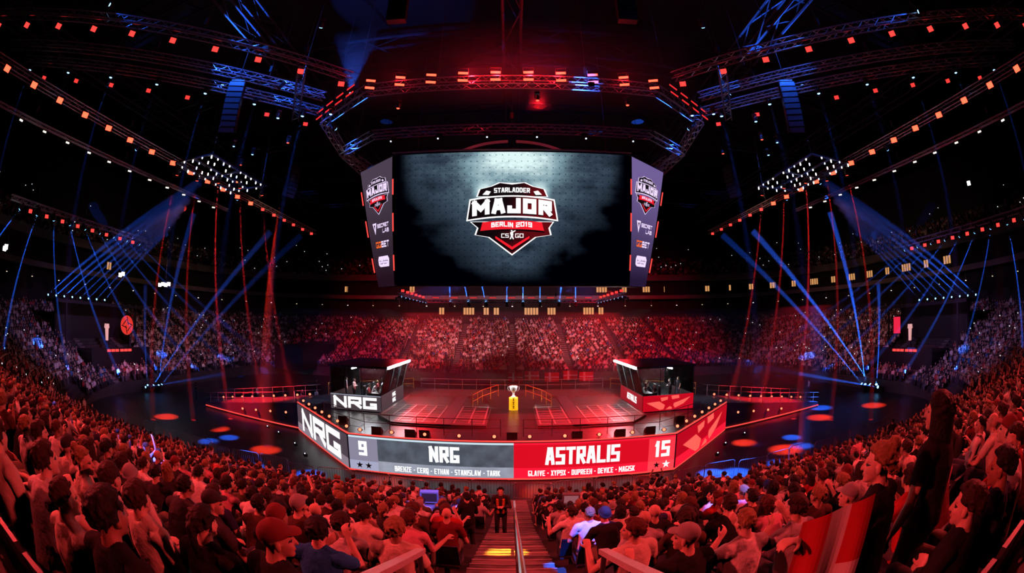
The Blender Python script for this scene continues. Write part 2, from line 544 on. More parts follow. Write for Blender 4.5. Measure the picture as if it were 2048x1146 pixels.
# moving head: body and lens, beam along local -Z
_m = MB()
_m.box((-0.17, -0.13, 0.30), (0.17, 0.13, 0.44)).box((-0.20, -0.05, -0.05), (-0.15, 0.05, 0.42)).box((0.15, -0.05, -0.05), (0.20, 0.05, 0.42))
_m.lathe([(0.10, -0.24), (0.14, -0.20), (0.15, 0.05), (0.10, 0.20), (0.05, 0.24)], 12)
PM_BODY = _m.mesh('moving_head_body', M_black)
def lens_mesh(em): return MB().lathe([(0.095, -0.262), (0.12, -0.235)], 12).mesh('lens', em)
PM_TINY = MB().lathe([(0.045, -0.262), (0.06, -0.235)], 10).mesh('lens', mat('lamp_ice_small', (0.1, 0.1, 0.1), 0.5, emit=(0.7, 0.82, 1.0), strength=3.0))
PM_BLUE, PM_RED, PM_WHITE = lens_mesh(E_blue), lens_mesh(E_redhot), lens_mesh(E_white)
def aim_matrix(loc, aim):
    p = Vector(loc)
    return Matrix.Translation(p) @ (Vector(aim)-p).to_track_quat('-Z', 'Y').to_matrix().to_4x4()
def beam(loc, aim, color, energy, deg, label, group, lens=None, scale=1.0, gain=1.0, cone=1.0, blend=0.25):
    M = aim_matrix(loc, aim) @ Matrix.Scale(scale, 4)
    o = place('moving_head_light', PM_BODY, None, M)
    tag(o, label, 'moving light', group)
    place('lens', lens or (PM_BLUE if color[2] > 0.5 else PM_RED), o)
    d = (Vector(aim)-Vector(loc)).normalized()
    spot(Vector(loc)+d*0.30*scale, aim, energy*gain, color, deg, blend, 0.05)
    if cone:
        L = (Vector(aim)-Vector(loc)).length*cone/scale
        k_ = math.tan(radians(deg/2))
        n = 10
        vs = [((0.10+zz*k_*1.15)*cos(2*pi*j/n), (0.10+zz*k_*1.15)*sin(2*pi*j/n), -0.27-zz) for zz in (0.0, L) for j in range(n)]
        MB().add(vs, [(j, n+j, n+(j+1) % n, (j+1) % n) for j in range(n)]+[tuple(range(n)), tuple(range(2*n-1, n-1, -1))]).build('haze_beam', M_beamhaze, o)
    return o

def lerp(a, b, t): return tuple(x+(y-x)*t for x, y in zip(a, b))

CAMT = (0, 0, EYE)
for sgn, side in ((-1, 'left'), (1, 'right')):
    S = lambda p: (p[0]*sgn, p[1], p[2])
    truss(S((29.6, 0.4, 25)), S((10.4, 22.2, 25)), 'upper diagonal lighting truss running to the octagon ring, %s side' % side, chains=4)
    truss(S((31.4, 3.9, 25)), S((13.2, 24.2, 25)), 'middle diagonal lighting truss under the roof, %s side' % side, chains=3)
    truss(S((31.2, 6.2, 24.6)), S((14.0, 25.7, 24.6)), 'lower diagonal lighting truss with blue beam lamps, %s side' % side, chains=3)
    truss(S((12.8, 19.6, 24.4)), S((16.2, 25.6, 24.4)), 'short cross truss joining the diagonal trusses, %s side' % side, chains=1)
    truss(S((28.6, 2.0, 22.5)), S((29.4, 57.0, 22.5)), 'long truss along the hall with bright red lamps, %s side' % side, chains=5)
    for k in range(10):
        p = lerp((28.9, 1.6, 24.35), (10.9, 21.9, 24.35), k/9)
        lamp(PR_SQ, 'strobe_lamp', S(p), CAMT, 'red strobe lamp under upper %s diagonal truss, %s from its outer end' % (side, ordw(k)), 'red strobes on upper diagonal trusses')
    for k in range(8):
        p = lerp((30.2, 8.4, 23.7), (15.2, 25.6, 23.7), k/7)
        lamp(PR_SQS, 'strobe_lamp', S(p), CAMT, 'dim red strobe lamp under lower %s diagonal truss, %s from its outer end' % (side, ordw(k)), 'red strobes on lower diagonal trusses')
    for k in range(7):
        p = lerp((30.6, 6.8, 24.1), (15.0, 24.6, 24.1), k/6)
        beam(S(p), S((p[0]+3.0, p[1]+2, 0)), BLUE, 9000 if k % 2 else 14000, 2.2, 'blue beam lamp hanging from lower %s diagonal truss, %s from outer end' % (side, ordw(k)), 'blue beam lamps on diagonal trusses', gain=1.6)
    ys = [4.2, 7.2, 10.1, 13.0, 15.8, 18.5, 21.4, 24.4, 27.2, 30.0, 32.8, 35.6, 38.4, 41.2, 44.0, 46.8, 49.5, 52.4, 55.4]
    for k, y in enumerate(ys):
        lamp(PR_HOT if y < 40 else PR_SQ, 'strobe_lamp', S((28.0+y*0.02, y, 22.0)), (0, 6, 7), 'glowing red lamp on long %s truss, %s from the camera' % (side, ordw(k)), 'red lamps on the long side trusses')
        if k < 12 and k > 0:
            lamp(PR_WHITE, 'work_lamp', S((33.5, y+1.4, 21.6)), (0, 10, 5), 'small pale work lamp outside long %s truss, %s from the camera' % (side, ordw(k-1)), 'pale work lamps beside the long trusses')
    truss(S((33.6, 4.0, 22.0)), S((33.6, 40.0, 22.0)), 'thin cable truss carrying pale work lamps, %s side' % side, w=0.25, chains=3)

# octagon rings round the hanging screen
ringA = [(-9.2, 22.6), (9.2, 22.6), (13.8, 26.0), (14.6, 32.0), (12.5, 42.0), (-12.5, 42.0), (-14.6, 32.0), (-13.8, 26.0)]
ringB = [(-9.7, 26.0), (9.7, 26.0), (13.0, 28.5), (12.8, 34.0), (10.5, 43.0), (-10.5, 43.0), (-12.8, 34.0), (-13.0, 28.5)]
nm8 = ['front', 'front right', 'right', 'rear right', 'rear', 'rear left', 'left', 'front left']
for k in range(8):
    a, b = ringA[k], ringA[(k+1) % 8]
    truss((*a, 24.0), (*b, 24.0), 'upper octagon ring truss above the screen, %s segment' % nm8[k], w=0.6)
    a, b = ringB[k], ringB[(k+1) % 8]
    truss((*a, 22.3), (*b, 22.3), 'lower octagon ring truss above the screen, %s segment' % nm8[k], w=0.5, chains=1)
for k in range(10):
    x = -8.9 + 17.8*k/9
    for j, (z, w) in enumerate(((24.42, 'upper'), (23.86, 'lower'))):
        lamp(PR_BAR, 'blinder_lamp', (x, 22.1, z), CAMT, '%s red blinder bar of %s pair from left on front ring truss' % (w, ordw(k)), 'red blinder bars on the front ring truss')
for sgn, side in ((-1, 'left'), (1, 'right')):
    for k in range(4):
        p = lerp((10.2*sgn, 22.9, 0), (13.6*sgn, 25.5, 0), k/3)
        for j, (z, w) in enumerate(((24.4, 'upper'), (23.85, 'lower'))):
            lamp(PR_BARS, 'blinder_lamp', (p[0]+0.25*sgn, p[1]-0.35, z), (p[0]+sgn*3, p[1]-4, z-2.2), '%s red bar of %s pair on slanted %s ring segment' % (w, ordw(k), side), 'red bars on slanted ring segments')
for k in range(6):
    x = -8.2 + 16.4*k/5
    o = place('moving_head_light', PM_BODY, None, aim_matrix((x, 26.0, 21.8), (x*1.4, 10, 3)))
    tag(o, 'small blue-white head on lower ring truss, %s from left' % ordw(k), 'moving light', 'heads on the lower ring truss')
    place('lens', PM_TINY, o)

# lamp grids hung left and right of the stage
PG = MB().lathe([(0.035, 0.0), (0.05, 0.03), (0.05, 0.2)], 8).mesh('grid_lamp', E_white)
E_gridblue = mat('lamp_ice', (0.1, 0.1, 0.1), 0.5, emit=(0.55, 0.62, 1.0), strength=4.0)
PGB = MB().lathe([(0.035, 0.0), (0.05, 0.03), (0.05, 0.2)], 8).mesh('grid_lamp_ice', E_gridblue)
for sgn, side in ((-1, 'left'), (1, 'right')):
    root = empty('lamp_grid', (sgn*22.4, 25.2, 20.0))
    tag(root, 'hanging frame of many small ice-white lamps over the %s floor' % side, 'lamp grid', 'hanging lamp grids')
    for x in (-2.0, 0.0, 2.0):
        MB().cbox((x, 0, 0.35), (0.16, 8.0, 0.12)).build('frame_bar', M_steel, root)
    for y in (-3.9, 0, 3.9):
        MB().cbox((0, y, 0.35), (4.2, 0.16, 0.12)).build('frame_bar', M_steel, root)
    for x in (-1.8, 1.8):
        for y in (-3.6, 3.6):
            MB().tube((x, y, 0.4), (x, y, 12.5), 0.02, 4).build('hoist_chain', M_steel, root)
    for i in range(5):
        for j in range(11):
            if (i*7+j*5) % 6 == 0: continue
            place('grid_lamp', PG if (i+j) % 3 else PGB, root, Matrix.Translation((-2.0+i*1.0, -3.9+j*0.78, 0.05 + 0.12*((i*3+j) % 2))))
    # red beams under the grid
    for k, (x, y, ax, ay) in enumerate(((-1.9, -3.6, -5, -3), (-1.2, -1.8, -2, 0), (0.2, -0.6, 0.5, 3), (1.2, 1.2, 3, 6), (1.9, 3.6, 5, 9))):
        beam((sgn*(22.4)-x*sgn, 25.2+y, 19.7), (sgn*(26.5)-ax*sgn, 29+ay, 0), (1.0, 0.02, 0.02), 26000 if k == 2 else 15000, 1.5, 'red beam head under %s lamp grid, %s from its outer end' % (side, ordw(4-k)), 'red beam heads under the lamp grids', gain=26.0)
    # side beam rows
    X, Z = (40.3, 17.0) if sgn < 0 else (41.4, 16.0)
    Y0, Y1 = (13.0, 31.5) if sgn < 0 else (11.0, 29.0)
    truss((sgn*(X-0.7), Y0-1.5, Z+0.6), (sgn*(X+1.2), Y1+1.5, Z+0.6), 'truss with a row of blue beam heads above the %s stand' % side, w=0.4, chains=3)
    for k in range(9):
        t_ = k/8
        p = (sgn*(X-0.7+1.6*t_), Y0+(Y1-Y0)*t_, Z)
        aim = [(47, 3), (48, 14), (47, 24), (45, 31), (45, 38), (44, 45), (43, 52), (42, 58), (41, 62)][k]
        aim = (sgn*aim[0], aim[1], 3.0)
        beam(p, aim, BLUE, (60000, 60000, 34000, 46000, 30000, 24000, 18000, 14000, 10000)[k], 1.7, 'blue beam head above the %s stand, %s from the camera' % (side, ordw(k)), 'blue beam heads above the end stands', gain=16.0)
        if k > 0:
            lamp(PR_SQ, 'strobe_lamp', (sgn*(X-0.7+1.6*t_-0.05), p[1]-1.0, Z-0.05), CAMT, 'small red lamp between blue heads above %s stand, %s along' % (side, ordw(k-1)), 'red lamps above the end stands')
    # low fan of blue beams over the end platform
    for k in range(8):
        p = (sgn*(56.0-0.55*k), 25.0+1.25*k, 10.6)
        aim = (sgn*(24+1.5*k), 24+0.9*k, 19.5-0.3*k)
        beam(p, aim, BLUE, 22000 if k < 3 else 9000, 1.3, 'low blue beam head on end platform roof, %s side, %s along' % (side, ordw(k)), 'blue fan heads on the end platforms', gain=24.0)
    # floor heads shooting up
    fl = [((43, 36, 0.6), (30, 45, 20), 90000), ((42.4, 36.6, 0.6), (34, 34, 20), 70000), ((42.8, 37.4, 0.6), (27, 48, 20), 40000), ((43.4, 35.4, 0.6), (37, 30, 12), 20000), ((43.2, 34.6, 0.6), (30, 36, 3.5), 15000)]
    for k, (p, a, e) in enumerate(fl):
        beam(S2 := (sgn*p[0], p[1], p[2]), (sgn*a[0], a[1], a[2]), BLUE, e*(1.8 if sgn > 0 else 0.4), 2.0, 'blue floor head shooting upwards beside the %s stand, %s of the cluster' % (side, ordw(k)), 'blue floor heads by the end stands', gain=16.0, scale=1.5 if sgn > 0 else 1.0)

# U-shaped truss behind the screen with upright blue beams
truss((-12, 44, 12.5), (-12, 58, 12.5), 'low truss behind the hanging screen, left arm', w=0.35, chains=0)
truss((12, 44, 12.5), (12, 58, 12.5), 'low truss behind the hanging screen, right arm', w=0.35, chains=0)
truss((-12, 58, 12.5), (12, 58, 12.5), 'low truss behind the hanging screen, rear run', w=0.35, chains=2)
for k in range(8):
    x = (-8.4, -5.9, -3.5, -0.7, 1.5, 3.8, 6.4, 8.7)[k]
    beam((x, 57.6, 12.2), (x + (-0.5, -1.2, -1.2, 0.0, 0.0, 0.1, 0.8, 0.1)[k]*3, 62, 26), BLUE, 30000, 2.2, 'upright blue beam head under the screen, %s from left' % ordw(k), 'blue heads on the low rear truss', gain=110.0)
for sgn, side in ((-1, 'left'), (1, 'right')):
    for k in range(8):
        y = 44.5 + 13*k/7
        beam((sgn*12.1, y, 12.2), (sgn*-4, y+8, 19), BLUE, 12000, 1.8, 'slanted blue head on %s arm of low truss, %s along' % (side, ordw(k)), 'blue heads on the low truss arms', gain=110.0)
    for k in range(6):
        lamp(PR_SQS, 'strobe_lamp', (sgn*11.9, 45.2+2.2*k, 12.95), CAMT, 'small red lamp on %s arm of low truss, %s along' % (side, ordw(k)), 'red lamps on the low truss arms')
for k in range(9):
    lamp(PR_BARS, 'strobe_bar', (-10.4+20.8*k/8, 57.4, 12.95), CAMT, 'short red light bar on rear run of low truss, %s from left' % ordw(k), 'red bars on the low rear truss')

# coloured pools on the floor
for k, (x, y, r, c, e) in enumerate([(-31.5, 27.9, 1.5, RED, 1), (-24.6, 28.2, 1.3, RED, 1), (-17.6, 25.6, 1.4, RED, .8), (-22.0, 26.6, 1.0, BLUE, .6), (-22.6, 24.6, 1.1, BLUE, .7), (-16.2, 21.8, 1.0, BLUE, 1.2),
                                  (-12.2, 22.4, 1.2, BLUE, 1.0), (-7.4, 22.6, 1.6, RED, .35), (1.6, 22.2, 1.4, RED, .35), (7.4, 22.2, 1.3, RED, .4), (12.2, 22.6, 1.2, BLUE, 1.6), (13.6, 22.0, 1.3, BLUE, 1.4), (19.4, 24.4, 1.6, RED, 1.1),
                                  (21.0, 24.4, 1.1, BLUE, .7), (17.6, 27.8, 1.2, RED, .9), (28.4, 30.6, 1.6, RED, 1), (36.6, 30.0, 1.7, RED, 1.1), (31.5, 34.0, 1.6, BLUE, .9), (21.8, 26.8, 1.0, BLUE, .8), (17.2, 22.0, 1.2, BLUE, 1.0)]):
    top = (max(-27.5, min(27.5, x*0.9)), y-1.0, 22.0)
    D = (Vector(top)-Vector((x, y, 0))).length
    beam(top, (x, y, 0), c if c is BLUE else (1.0, 0.032, 0.010), 30000*e, math.degrees(2*math.atan(r/D)), 'downward %s spot head throwing a pool on the floor, %s of the set' % ('blue' if c is BLUE else 'red', ordw(k)), 'spot heads throwing floor pools', scale=0.8, gain=18.0, cone=0, blend=0.8)

# hanging line-array loudspeakers and blue light on roof steel
_c = MB().box((-0.55, -0.35, -0.17), (0.55, 0.35, 0.17)).mesh('cabinet', M_rubber)
_g = MB().box((-0.5, -0.37, -0.14), (0.5, -0.345, 0.14)).mesh('grille', M_steel)
for k, (x, y, z, rz, n) in enumerate(((-17.0, 18.5, 23.5, 0.5, 9), (17.0, 18.5, 23.5, -0.5, 9), (-20.5, 34, 23.5, 1.2, 8), (20.5, 34, 23.5, -1.2, 8), (-6.5, 18.0, 28.0, 0.1, 6), (6.5, 18.0, 28.0, -0.1, 6))):
    root = empty('line_array_speaker', (x, y, z), rz)
    tag(root, 'curved hanging column of black loudspeakers, %s' % ('by the left diagonal trusses', 'by the right diagonal trusses', 'above the left side of the stage', 'above the right side of the stage', 'high above the ring, left', 'high above the ring, right')[k], 'loudspeaker', 'hanging loudspeaker columns')
    yy, zz, a = 0.0, 0.0, 0.0
    for j in range(n):
        M = Matrix.Translation((0, yy, zz)) @ Matrix.Rotation(a, 4, 'X')
        c = place('cabinet', _c, root, M)
        place('grille', _g, c)
        a += radians(3.2); zz -= 0.36*cos(a); yy += 0.36*sin(a)
    MB().cbox((0, 0, 0.3), (0.9, 0.6, 0.1)).build('fly_bar', M_steel, root)
    MB().tube((0, 0, 0.3), (0, 0, 33-z), 0.025, 4).build('hoist_chain', M_steel, root)
for k, (p, a, e) in enumerate((((-20, 20, 24.9), (-17, 17, 31), 9000), ((-15, 21, 24.6), (-13, 24, 31), 7000), ((20, 20, 24.9), (18, 15, 31), 9000), ((15, 23, 24.6), (17, 20, 31), 8000), ((-11, 24, 24.6), (-9, 17, 30), 6000), ((4.4, 20.4, 22.6), (4.6, 22.6, 24), 1500), ((-12.6, 25.4, 23), (-11.6, 27.8, 22.2), 2600), ((12.6, 25.4, 23), (11.8, 28.2, 22.2), 2000), ((22, 8, 25), (19, 12, 25.4), 900), ((-22, 8, 25.6), (-20, 11, 25), 500), ((-16, 13.5, 29.0), (-17, 19, 24.5), 9000), ((16, 13.5, 29.0), (17, 18, 24.5), 9000), ((-12.5, 20, 28.5), (-15, 24, 24.0), 4000), ((12.5, 20, 28.5), (15, 24, 24.0), 4000))):
    beam(p, a, BLUE, e, 46, 'blue wash head lighting roof steel, %s of the set' % ordw(k), 'blue wash heads in the roof', gain=1.2, cone=0)

# flood lamps at the left balcony and follow spots
PF = bar_proto('flood', 0.5, 0.5, 0.3, E_flood)
for k, (p, n) in enumerate((((-50.5, 15.0, 14.6), 2), ((-50.5, 35.8, 14.1), 2), ((-48.8, 43.6, 13.5), 4), ((52, 22, 23.2), 1))):
    root = empty('flood_light', p)
    tag(root, 'cluster of dazzling white flood lamps %s' % ('at the far left edge of the hall', 'above the left stand near the red disc', 'largest, above the left stand', 'high above the right stand')[k], 'flood light', 'white flood lamps')
    for j in range(n):
        q = Vector(((j-n/2+0.5)*0.75, 0.0, 0.12*(j % 2)))
        M = face_to(Vector(p)+q, CAMT)
        M.translation = q
        hh = place('flood_head', PF[0], root, M)
        place('flood_face', PF[1], hh)
    MB().tube((-0.7*n/2, 0.3, 0.42), (0.7*n/2, 0.3, 0.42), 0.04, 6).build('hanging_bar', M_steel, root)
    MB().tube((0, 0.3, 0.42), (0, 0.3, 4.0), 0.04, 6).build('drop_pole', M_steel, root)

# ------------------------------------------------------------------ lettering and flat graphics
GL = {
 'A': [[(0,0),(.32,1),(.68,1),(1,0)],[(.18,.32),(.82,.32)]],
 'B': [[(0,0),(0,1),(.88,1),(.88,.54),(0,.54)],[(.88,.54),(1,.46),(1,0),(0,0)]],
 'C': [[(1,1),(0,1),(0,0),(1,0)]],
 'D': [[(0,0),(0,1),(.8,1),(1,.82),(1,.18),(.8,0),(0,0)]],
 'E': [[(1,1),(0,1),(0,0),(1,0)],[(0,.5),(.8,.5)]],
 'F': [[(1,1),(0,1),(0,0)],[(0,.5),(.8,.5)]],
 'G': [[(1,1),(0,1),(0,0),(1,0),(1,.38),(.64,.38)]],
 'H': [[(0,0),(0,1)],[(1,0),(1,1)],[(0,.5),(1,.5)]],
 'I': [[(.5,0),(.5,1)]],
 'J': [[(1,1),(1,0),(0,0),(0,.3)]],
 'K': [[(0,0),(0,1)],[(0,.45),(.35,.5),(.95,1)],[(.35,.5),(1,0)]],
 'L': [[(0,1),(0,0),(1,0)]],
 'M': [[(0,0),(0,1),(.5,.35),(1,1),(1,0)]],
 'N': [[(0,0),(0,1),(1,0),(1,1)]],
 'O': [[(0,0),(0,1),(1,1),(1,0),(0,0)]],
 'P': [[(0,0),(0,1),(1,1),(1,.45),(0,.45)]],
 'Q': [[(0,0),(0,1),(1,1),(1,0),(0,0)],[(.55,.2),(.8,-.25)]],
 'R': [[(0,0),(0,1),(1,1),(1,.48),(0,.48)],[(.45,.48),(1,0)]],
 'S': [[(1,1),(0,1),(0,.5),(1,.5),(1,0),(0,0)]],
 'T': [[(0,1),(1,1)],[(.5,1),(.5,0)]],
 'U': [[(0,1),(0,0),(1,0),(1,1)]],
 'V': [[(0,1),(.5,0),(1,1)]],
 'W': [[(0,1),(.2,0),(.5,.7),(.8,0),(1,1)]],
 'X': [[(0,0),(1,1)],[(0,1),(1,0)]],
 'Y': [[(0,1),(.5,.48),(1,1)],[(.5,.48),(.5,0)]],
 'Z': [[(0,1),(1,1),(0,0),(1,0)]],
 '0': [[(0,0),(0,1),(1,1),(1,0),(0,0)]],
 '1': [[(.1,.8),(.55,1),(.55,0)]],
 '2': [[(0,1),(1,1),(1,.52),(0,.48),(0,0),(1,0)]],
 '5': [[(1,1),(0,1),(0,.54),(1,.54),(1,0),(0,0)]],
 '9': [[(1,.48),(0,.48),(0,1),(1,1),(1,0),(0,0)]],
 '-': [[(.1,.5),(.9,.5)]],
 't': [[(.3,1.15),(.3,0),(.9,0)],[(0,.75),(.9,.75)]],
 'w': [[(0,.75),(0,0),(1,0),(1,.75)],[(.5,.75),(.5,0)]],
 'i': [[(.5,.75),(.5,0)],[(.5,1.1),(.5,1.15)]],
 'c': [[(1,.75),(0,.75),(0,0),(1,0)]],
 'h': [[(0,1.15),(0,0)],[(0,.75),(1,.75),(1,0)]],
}
NARROW = {'I': .35, '1': .6, '-': .6, 'i': .35, 'M': 1.3, 'W': 1.35, ' ': .5}
def text_polys(s, x0, y0, hgt, cw, th, gap=None):
    """thick block letters as quads; returns (polygons, width)"""
    out = []
    x = x0
    gap = th*0.55 if gap is None else gap
    for ch in s:
        w = cw*NARROW.get(ch, 1.0)
        for pl in GL.get(ch, []):
            pts = [(x+th/2+px*(w-th), y0+th/2+py*(hgt-th)) for px, py in pl]
            for a, b in zip(pts, pts[1:]):
                dx, dy = b[0]-a[0], b[1]-a[1]
                L = hypot(dx, dy) or 1e-6
                ux, uy = dx/L*th/2, dy/L*th/2
                out.append([(a[0]-ux-uy, a[1]-uy+ux), (a[0]-ux+uy, a[1]-uy-ux), (b[0]+ux+uy, b[1]+uy-ux), (b[0]+ux-uy, b[1]+uy+ux)])
        x += w + gap
    return out, x-gap-x0
def text_centered(s, cx, y0, hgt, width, th_ratio=0.22, gap_ratio=0.16):
    n = sum(NARROW.get(c, 1.0) for c in s)
    cw = width/(n + (len(s)-1)*gap_ratio)
    return text_polys(s, cx-width/2, y0, hgt, cw, min(hgt*th_ratio, cw*0.36), cw*gap_ratio)[0]
def star5(cx, cy, r, ry=None):
    P = []
    for k in range(10):
        a = pi/2 + k*pi/5
        q = r if k % 2 == 0 else r*0.4
        P.append((cx+q*cos(a), cy+q*sin(a)))
    return [[(cx, cy), P[k], P[(k+1) % 10]] for k in range(10)]

class Patch:
    """a flat or slightly bent screen face given by its four corners; (u, v) in its own units"""
    def __init__(s, bl, br, tr, tl, U=1.0, V=1.0):
        s.c = [Vector(p) for p in (bl, br, tr, tl)]
        s.U, s.V = U, V
        s.n = (s.c[1]-s.c[0]).cross(s.c[3]-s.c[0]).normalized()
    def at(s, u, v, off=0.0):
        u, v = u/s.U, v/s.V
        a = s.c[0].lerp(s.c[1], u)
        b = s.c[3].lerp(s.c[2], u)
        return a.lerp(b, v) + s.n*off
    def draw(s, polys, name, m, parent, layer=1, stuff=False):
        mb = MB()
        for p in polys:
            mb.add([s.at(u, v, 0.012*layer) for u, v in p], [tuple(range(len(p)))])
        o = mb.build(name, m, parent)
        if stuff or name == 'lettering': o['kind'] = 'stuff'
        return o
    def slab(s, name, m, parent, thick=0.25, uv=False):
        mb = MB()
        n = 8 if uv else 1
        g = lambda i, j, o=0.0: s.at(s.U*i/n, s.V*j/n, o)
        for i in range(n):
            for j in range(n):
                mb.add([g(i, j), g(i+1, j), g(i+1, j+1), g(i, j+1)], [(0, 1, 2, 3)], 0)
        f4 = [g(0, 0), g(n, 0), g(n, n), g(0, n)]
        b4 = [p - s.n*thick for p in f4]
        mb.add(f4+b4, [(7,6,5,4),(0,4,5,1),(1,5,6,2),(2,6,7,3),(3,7,4,0)], 1)
        o = mb.build(name, [m, M_black], parent)
        if uv:
            lay = o.data.uv_layers.new(name='UVMap')
            k = 0
            for i in range(n):
                for j in range(n):
                    for c in ((i, j), (i+1, j), (i+1, j+1), (i, j+1)):
                        lay.data[k].uv = (c[0]/n, c[1]/n)
                        k += 1
        return o

L_white = led('led_white', (255, 255, 255), 1.15)
L_black = led('led_black', (6, 6, 9), 1.0)
L_red = led('led_red', (222, 12, 34), 1.0, True)
L_redtxt = led('led_red_bright', (240, 30, 45), 1.0)
L_redlo = led('led_red_band', (255, 24, 55), 1.0)
L_redsc = led('led_red_score', (255, 56, 70), 1.0)
L_redscl = led('led_red_score_band', (255, 70, 82), 1.0)
L_reddk = led('led_red_dark', (188, 4, 26), 1.0, True)
L_coral = led('led_coral', (255, 100, 88), 1.0)
L_gry = led('led_grey', (80, 88, 100), 1.0, True)
L_gryhi = led('led_grey_band', (150, 156, 172), 1.0)
L_grysc = led('led_grey_score', (138, 134, 156), 1.0)
L_gryscl = led('led_grey_score_band', (166, 168, 196), 1.0)
L_brn = led('led_plum', (78, 66, 76), 1.0)
L_brnhi = led('led_plum_band', (140, 126, 138), 1.0)
L_ice = led('led_ice', (205, 228, 240), 1.0)
L_orange = led('led_orange', (255, 106, 30), 1.0)
L_lilac = led('led_lilac', (236, 214, 250), 1.1)

def fill_noise(m, amount, scale):
    """cloudy display picture: vary the emission of a screen material"""
    nt = m.node_tree
    b = nt.nodes['Principled BSDF']
    col = tuple(b.inputs['Emission Color'].default_value)[:3]
    tc = nt.nodes.new('ShaderNodeTexCoord')
    nz = nt.nodes.new('ShaderNodeTexNoise')
    nz.inputs['Scale'].default_value = scale
    nz.inputs['Detail'].default_value = 5
    mr = nt.nodes.new('ShaderNodeMapRange')
    mr.inputs['From Min'].default_value = 0.3
    mr.inputs['From Max'].default_value = 0.7
    mr.inputs['To Min'].default_value = 1-amount
    mr.inputs['To Max'].default_value = 1+amount
    sc_ = nt.nodes.new('ShaderNodeVectorMath')
    sc_.operation = 'SCALE'
    sc_.inputs[0].default_value = col
    nt.links.new(tc.outputs['Object'], nz.inputs['Vector'])
    nt.links.new(nz.outputs['Fac'], mr.inputs['Value'])
    nt.links.new(mr.outputs['Result'], sc_.inputs['Scale'])
    nt.links.new(sc_.outputs['Vector'], b.inputs['Emission Color'])
fill_noise(L_gry, 0.35, 1.2)
fill_noise(L_gryhi, 0.15, 1.5)

# picture on the main screen
M_pic = bpy.data.materials.new('main_screen_picture')
M_pic.use_nodes = True
nt = M_pic.node_tree
nt.nodes.clear()
def N(t, **kw):
    n = nt.nodes.new(t)
    for k, v in kw.items(): setattr(n, k, v)
    return n
def math_(op, a, b=None, c=None):
    n = N('ShaderNodeMath', operation=op)
    for i, v in enumerate((a, b, c)):
        if v is None: continue
        if isinstance(v, (int, float)): n.inputs[i].default_value = v
        else: nt.links.new(v, n.inputs[i])
    return n.outputs[0]
def maprange(v, a, b, c, d, smooth=True):
    n = N('ShaderNodeMapRange', interpolation_type='SMOOTHSTEP' if smooth else 'LINEAR')
    nt.links.new(v, n.inputs['Value'])
    for i, x in zip((1, 2, 3, 4), (a, b, c, d)): n.inputs[i].default_value = x
    return n.outputs['Result']
uvn = N('ShaderNodeUVMap')
sep = N('ShaderNodeSeparateXYZ')
nt.links.new(uvn.outputs['UV'], sep.inputs[0])
U_, V_ = sep.outputs['X'], sep.outputs['Y']
au = math_('ABSOLUTE', math_('SUBTRACT', U_, 0.5))
dv = math_('SUBTRACT', 1.05, V_)
dist = math_('SQRT', math_('ADD', math_('MULTIPLY', math_('MULTIPLY', au, au), 2.6), math_('MULTIPLY', math_('MULTIPLY', dv, dv), 0.75)))
glow = maprange(dist, 0.05, 0.60, 1.0, 0.0)
tcn = N('ShaderNodeTexNoise'); tcn.inputs['Scale'].default_value = 5; tcn.inputs['Detail'].default_value = 6
nt.links.new(uvn.outputs['UV'], tcn.inputs['Vector'])
nzl = maprange(tcn.outputs['Fac'], 0.3, 0.7, -0.11, 0.11, False)
lim = math_('SUBTRACT', math_('ADD', au, nzl), math_('ADD', 0.13, math_('MULTIPLY', 0.52, V_)))
cone = math_('MULTIPLY', maprange(lim, -0.20, 0.03, 1.0, 0.0), maprange(V_, 0.0, 0.16, 0.0, 1.0))
edge = maprange(au, 0.40, 0.485, 1.0, 0.0)
base = math_('MULTIPLY', cone, edge)
nzf = maprange(tcn.outputs['Fac'], 0.32, 0.68, 0.30, 1.45, False)
tc2 = N('ShaderNodeTexNoise'); tc2.inputs['Scale'].default_value = 40; tc2.inputs['Detail'].default_value = 3
nt.links.new(uvn.outputs['UV'], tc2.inputs['Vector'])
nz2 = maprange(tc2.outputs['Fac'], 0.3, 0.7, 0.85, 1.15, False)
fx = math_('SUBTRACT', math_('FRACT', math_('MULTIPLY', U_, 38)), 0.5)
fy = math_('SUBTRACT', math_('FRACT', math_('MULTIPLY', V_, 21)), 0.5)
dd = math_('SQRT', math_('ADD', math_('MULTIPLY', fx, fx), math_('MULTIPLY', fy, fy)))
dots = maprange(dd, 0.06, 0.13, 0.30, 1.0)
lum = math_('MULTIPLY', math_('MULTIPLY', math_('MULTIPLY', base, nzf), nz2), dots)
lum = math_('MULTIPLY', lum, math_('ADD', 0.075, math_('MULTIPLY', math_('POWER', glow, 2.2), 0.95)))
for fu in (0.387, 0.613):
    ddu = math_('SUBTRACT', U_, fu); ddv = math_('MULTIPLY', math_('SUBTRACT', V_, 0.70), 0.55)
    fl_ = maprange(math_('SQRT', math_('ADD', math_('MULTIPLY', ddu, ddu), math_('MULTIPLY', ddv, ddv))), 0.0, 0.085, 1.0, 0.0)
    lum = math_('ADD', lum, math_('MULTIPLY', math_('POWER', fl_, 2.5), 0.9))
ramp = N('ShaderNodeValToRGB')
nt.links.new(lum, ramp.inputs['Fac'])
cr = ramp.color_ramp
cr.elements[0].position = 0.0; cr.elements[0].color = (0.0, 0.0, 0.0012, 1)
cr.elements[1].position = 1.0; cr.elements[1].color = (0.75, 0.95, 0.95, 1)
e = cr.elements.new(0.06); e.color = (0.030, 0.048, 0.075, 1)
e = cr.elements.new(0.30); e.color = (0.20, 0.33, 0.39, 1)
em = N('ShaderNodeEmission')
em.inputs['Strength'].default_value = 1.0
nt.links.new(ramp.outputs['Color'], em.inputs['Color'])
om = N('ShaderNodeOutputMaterial')
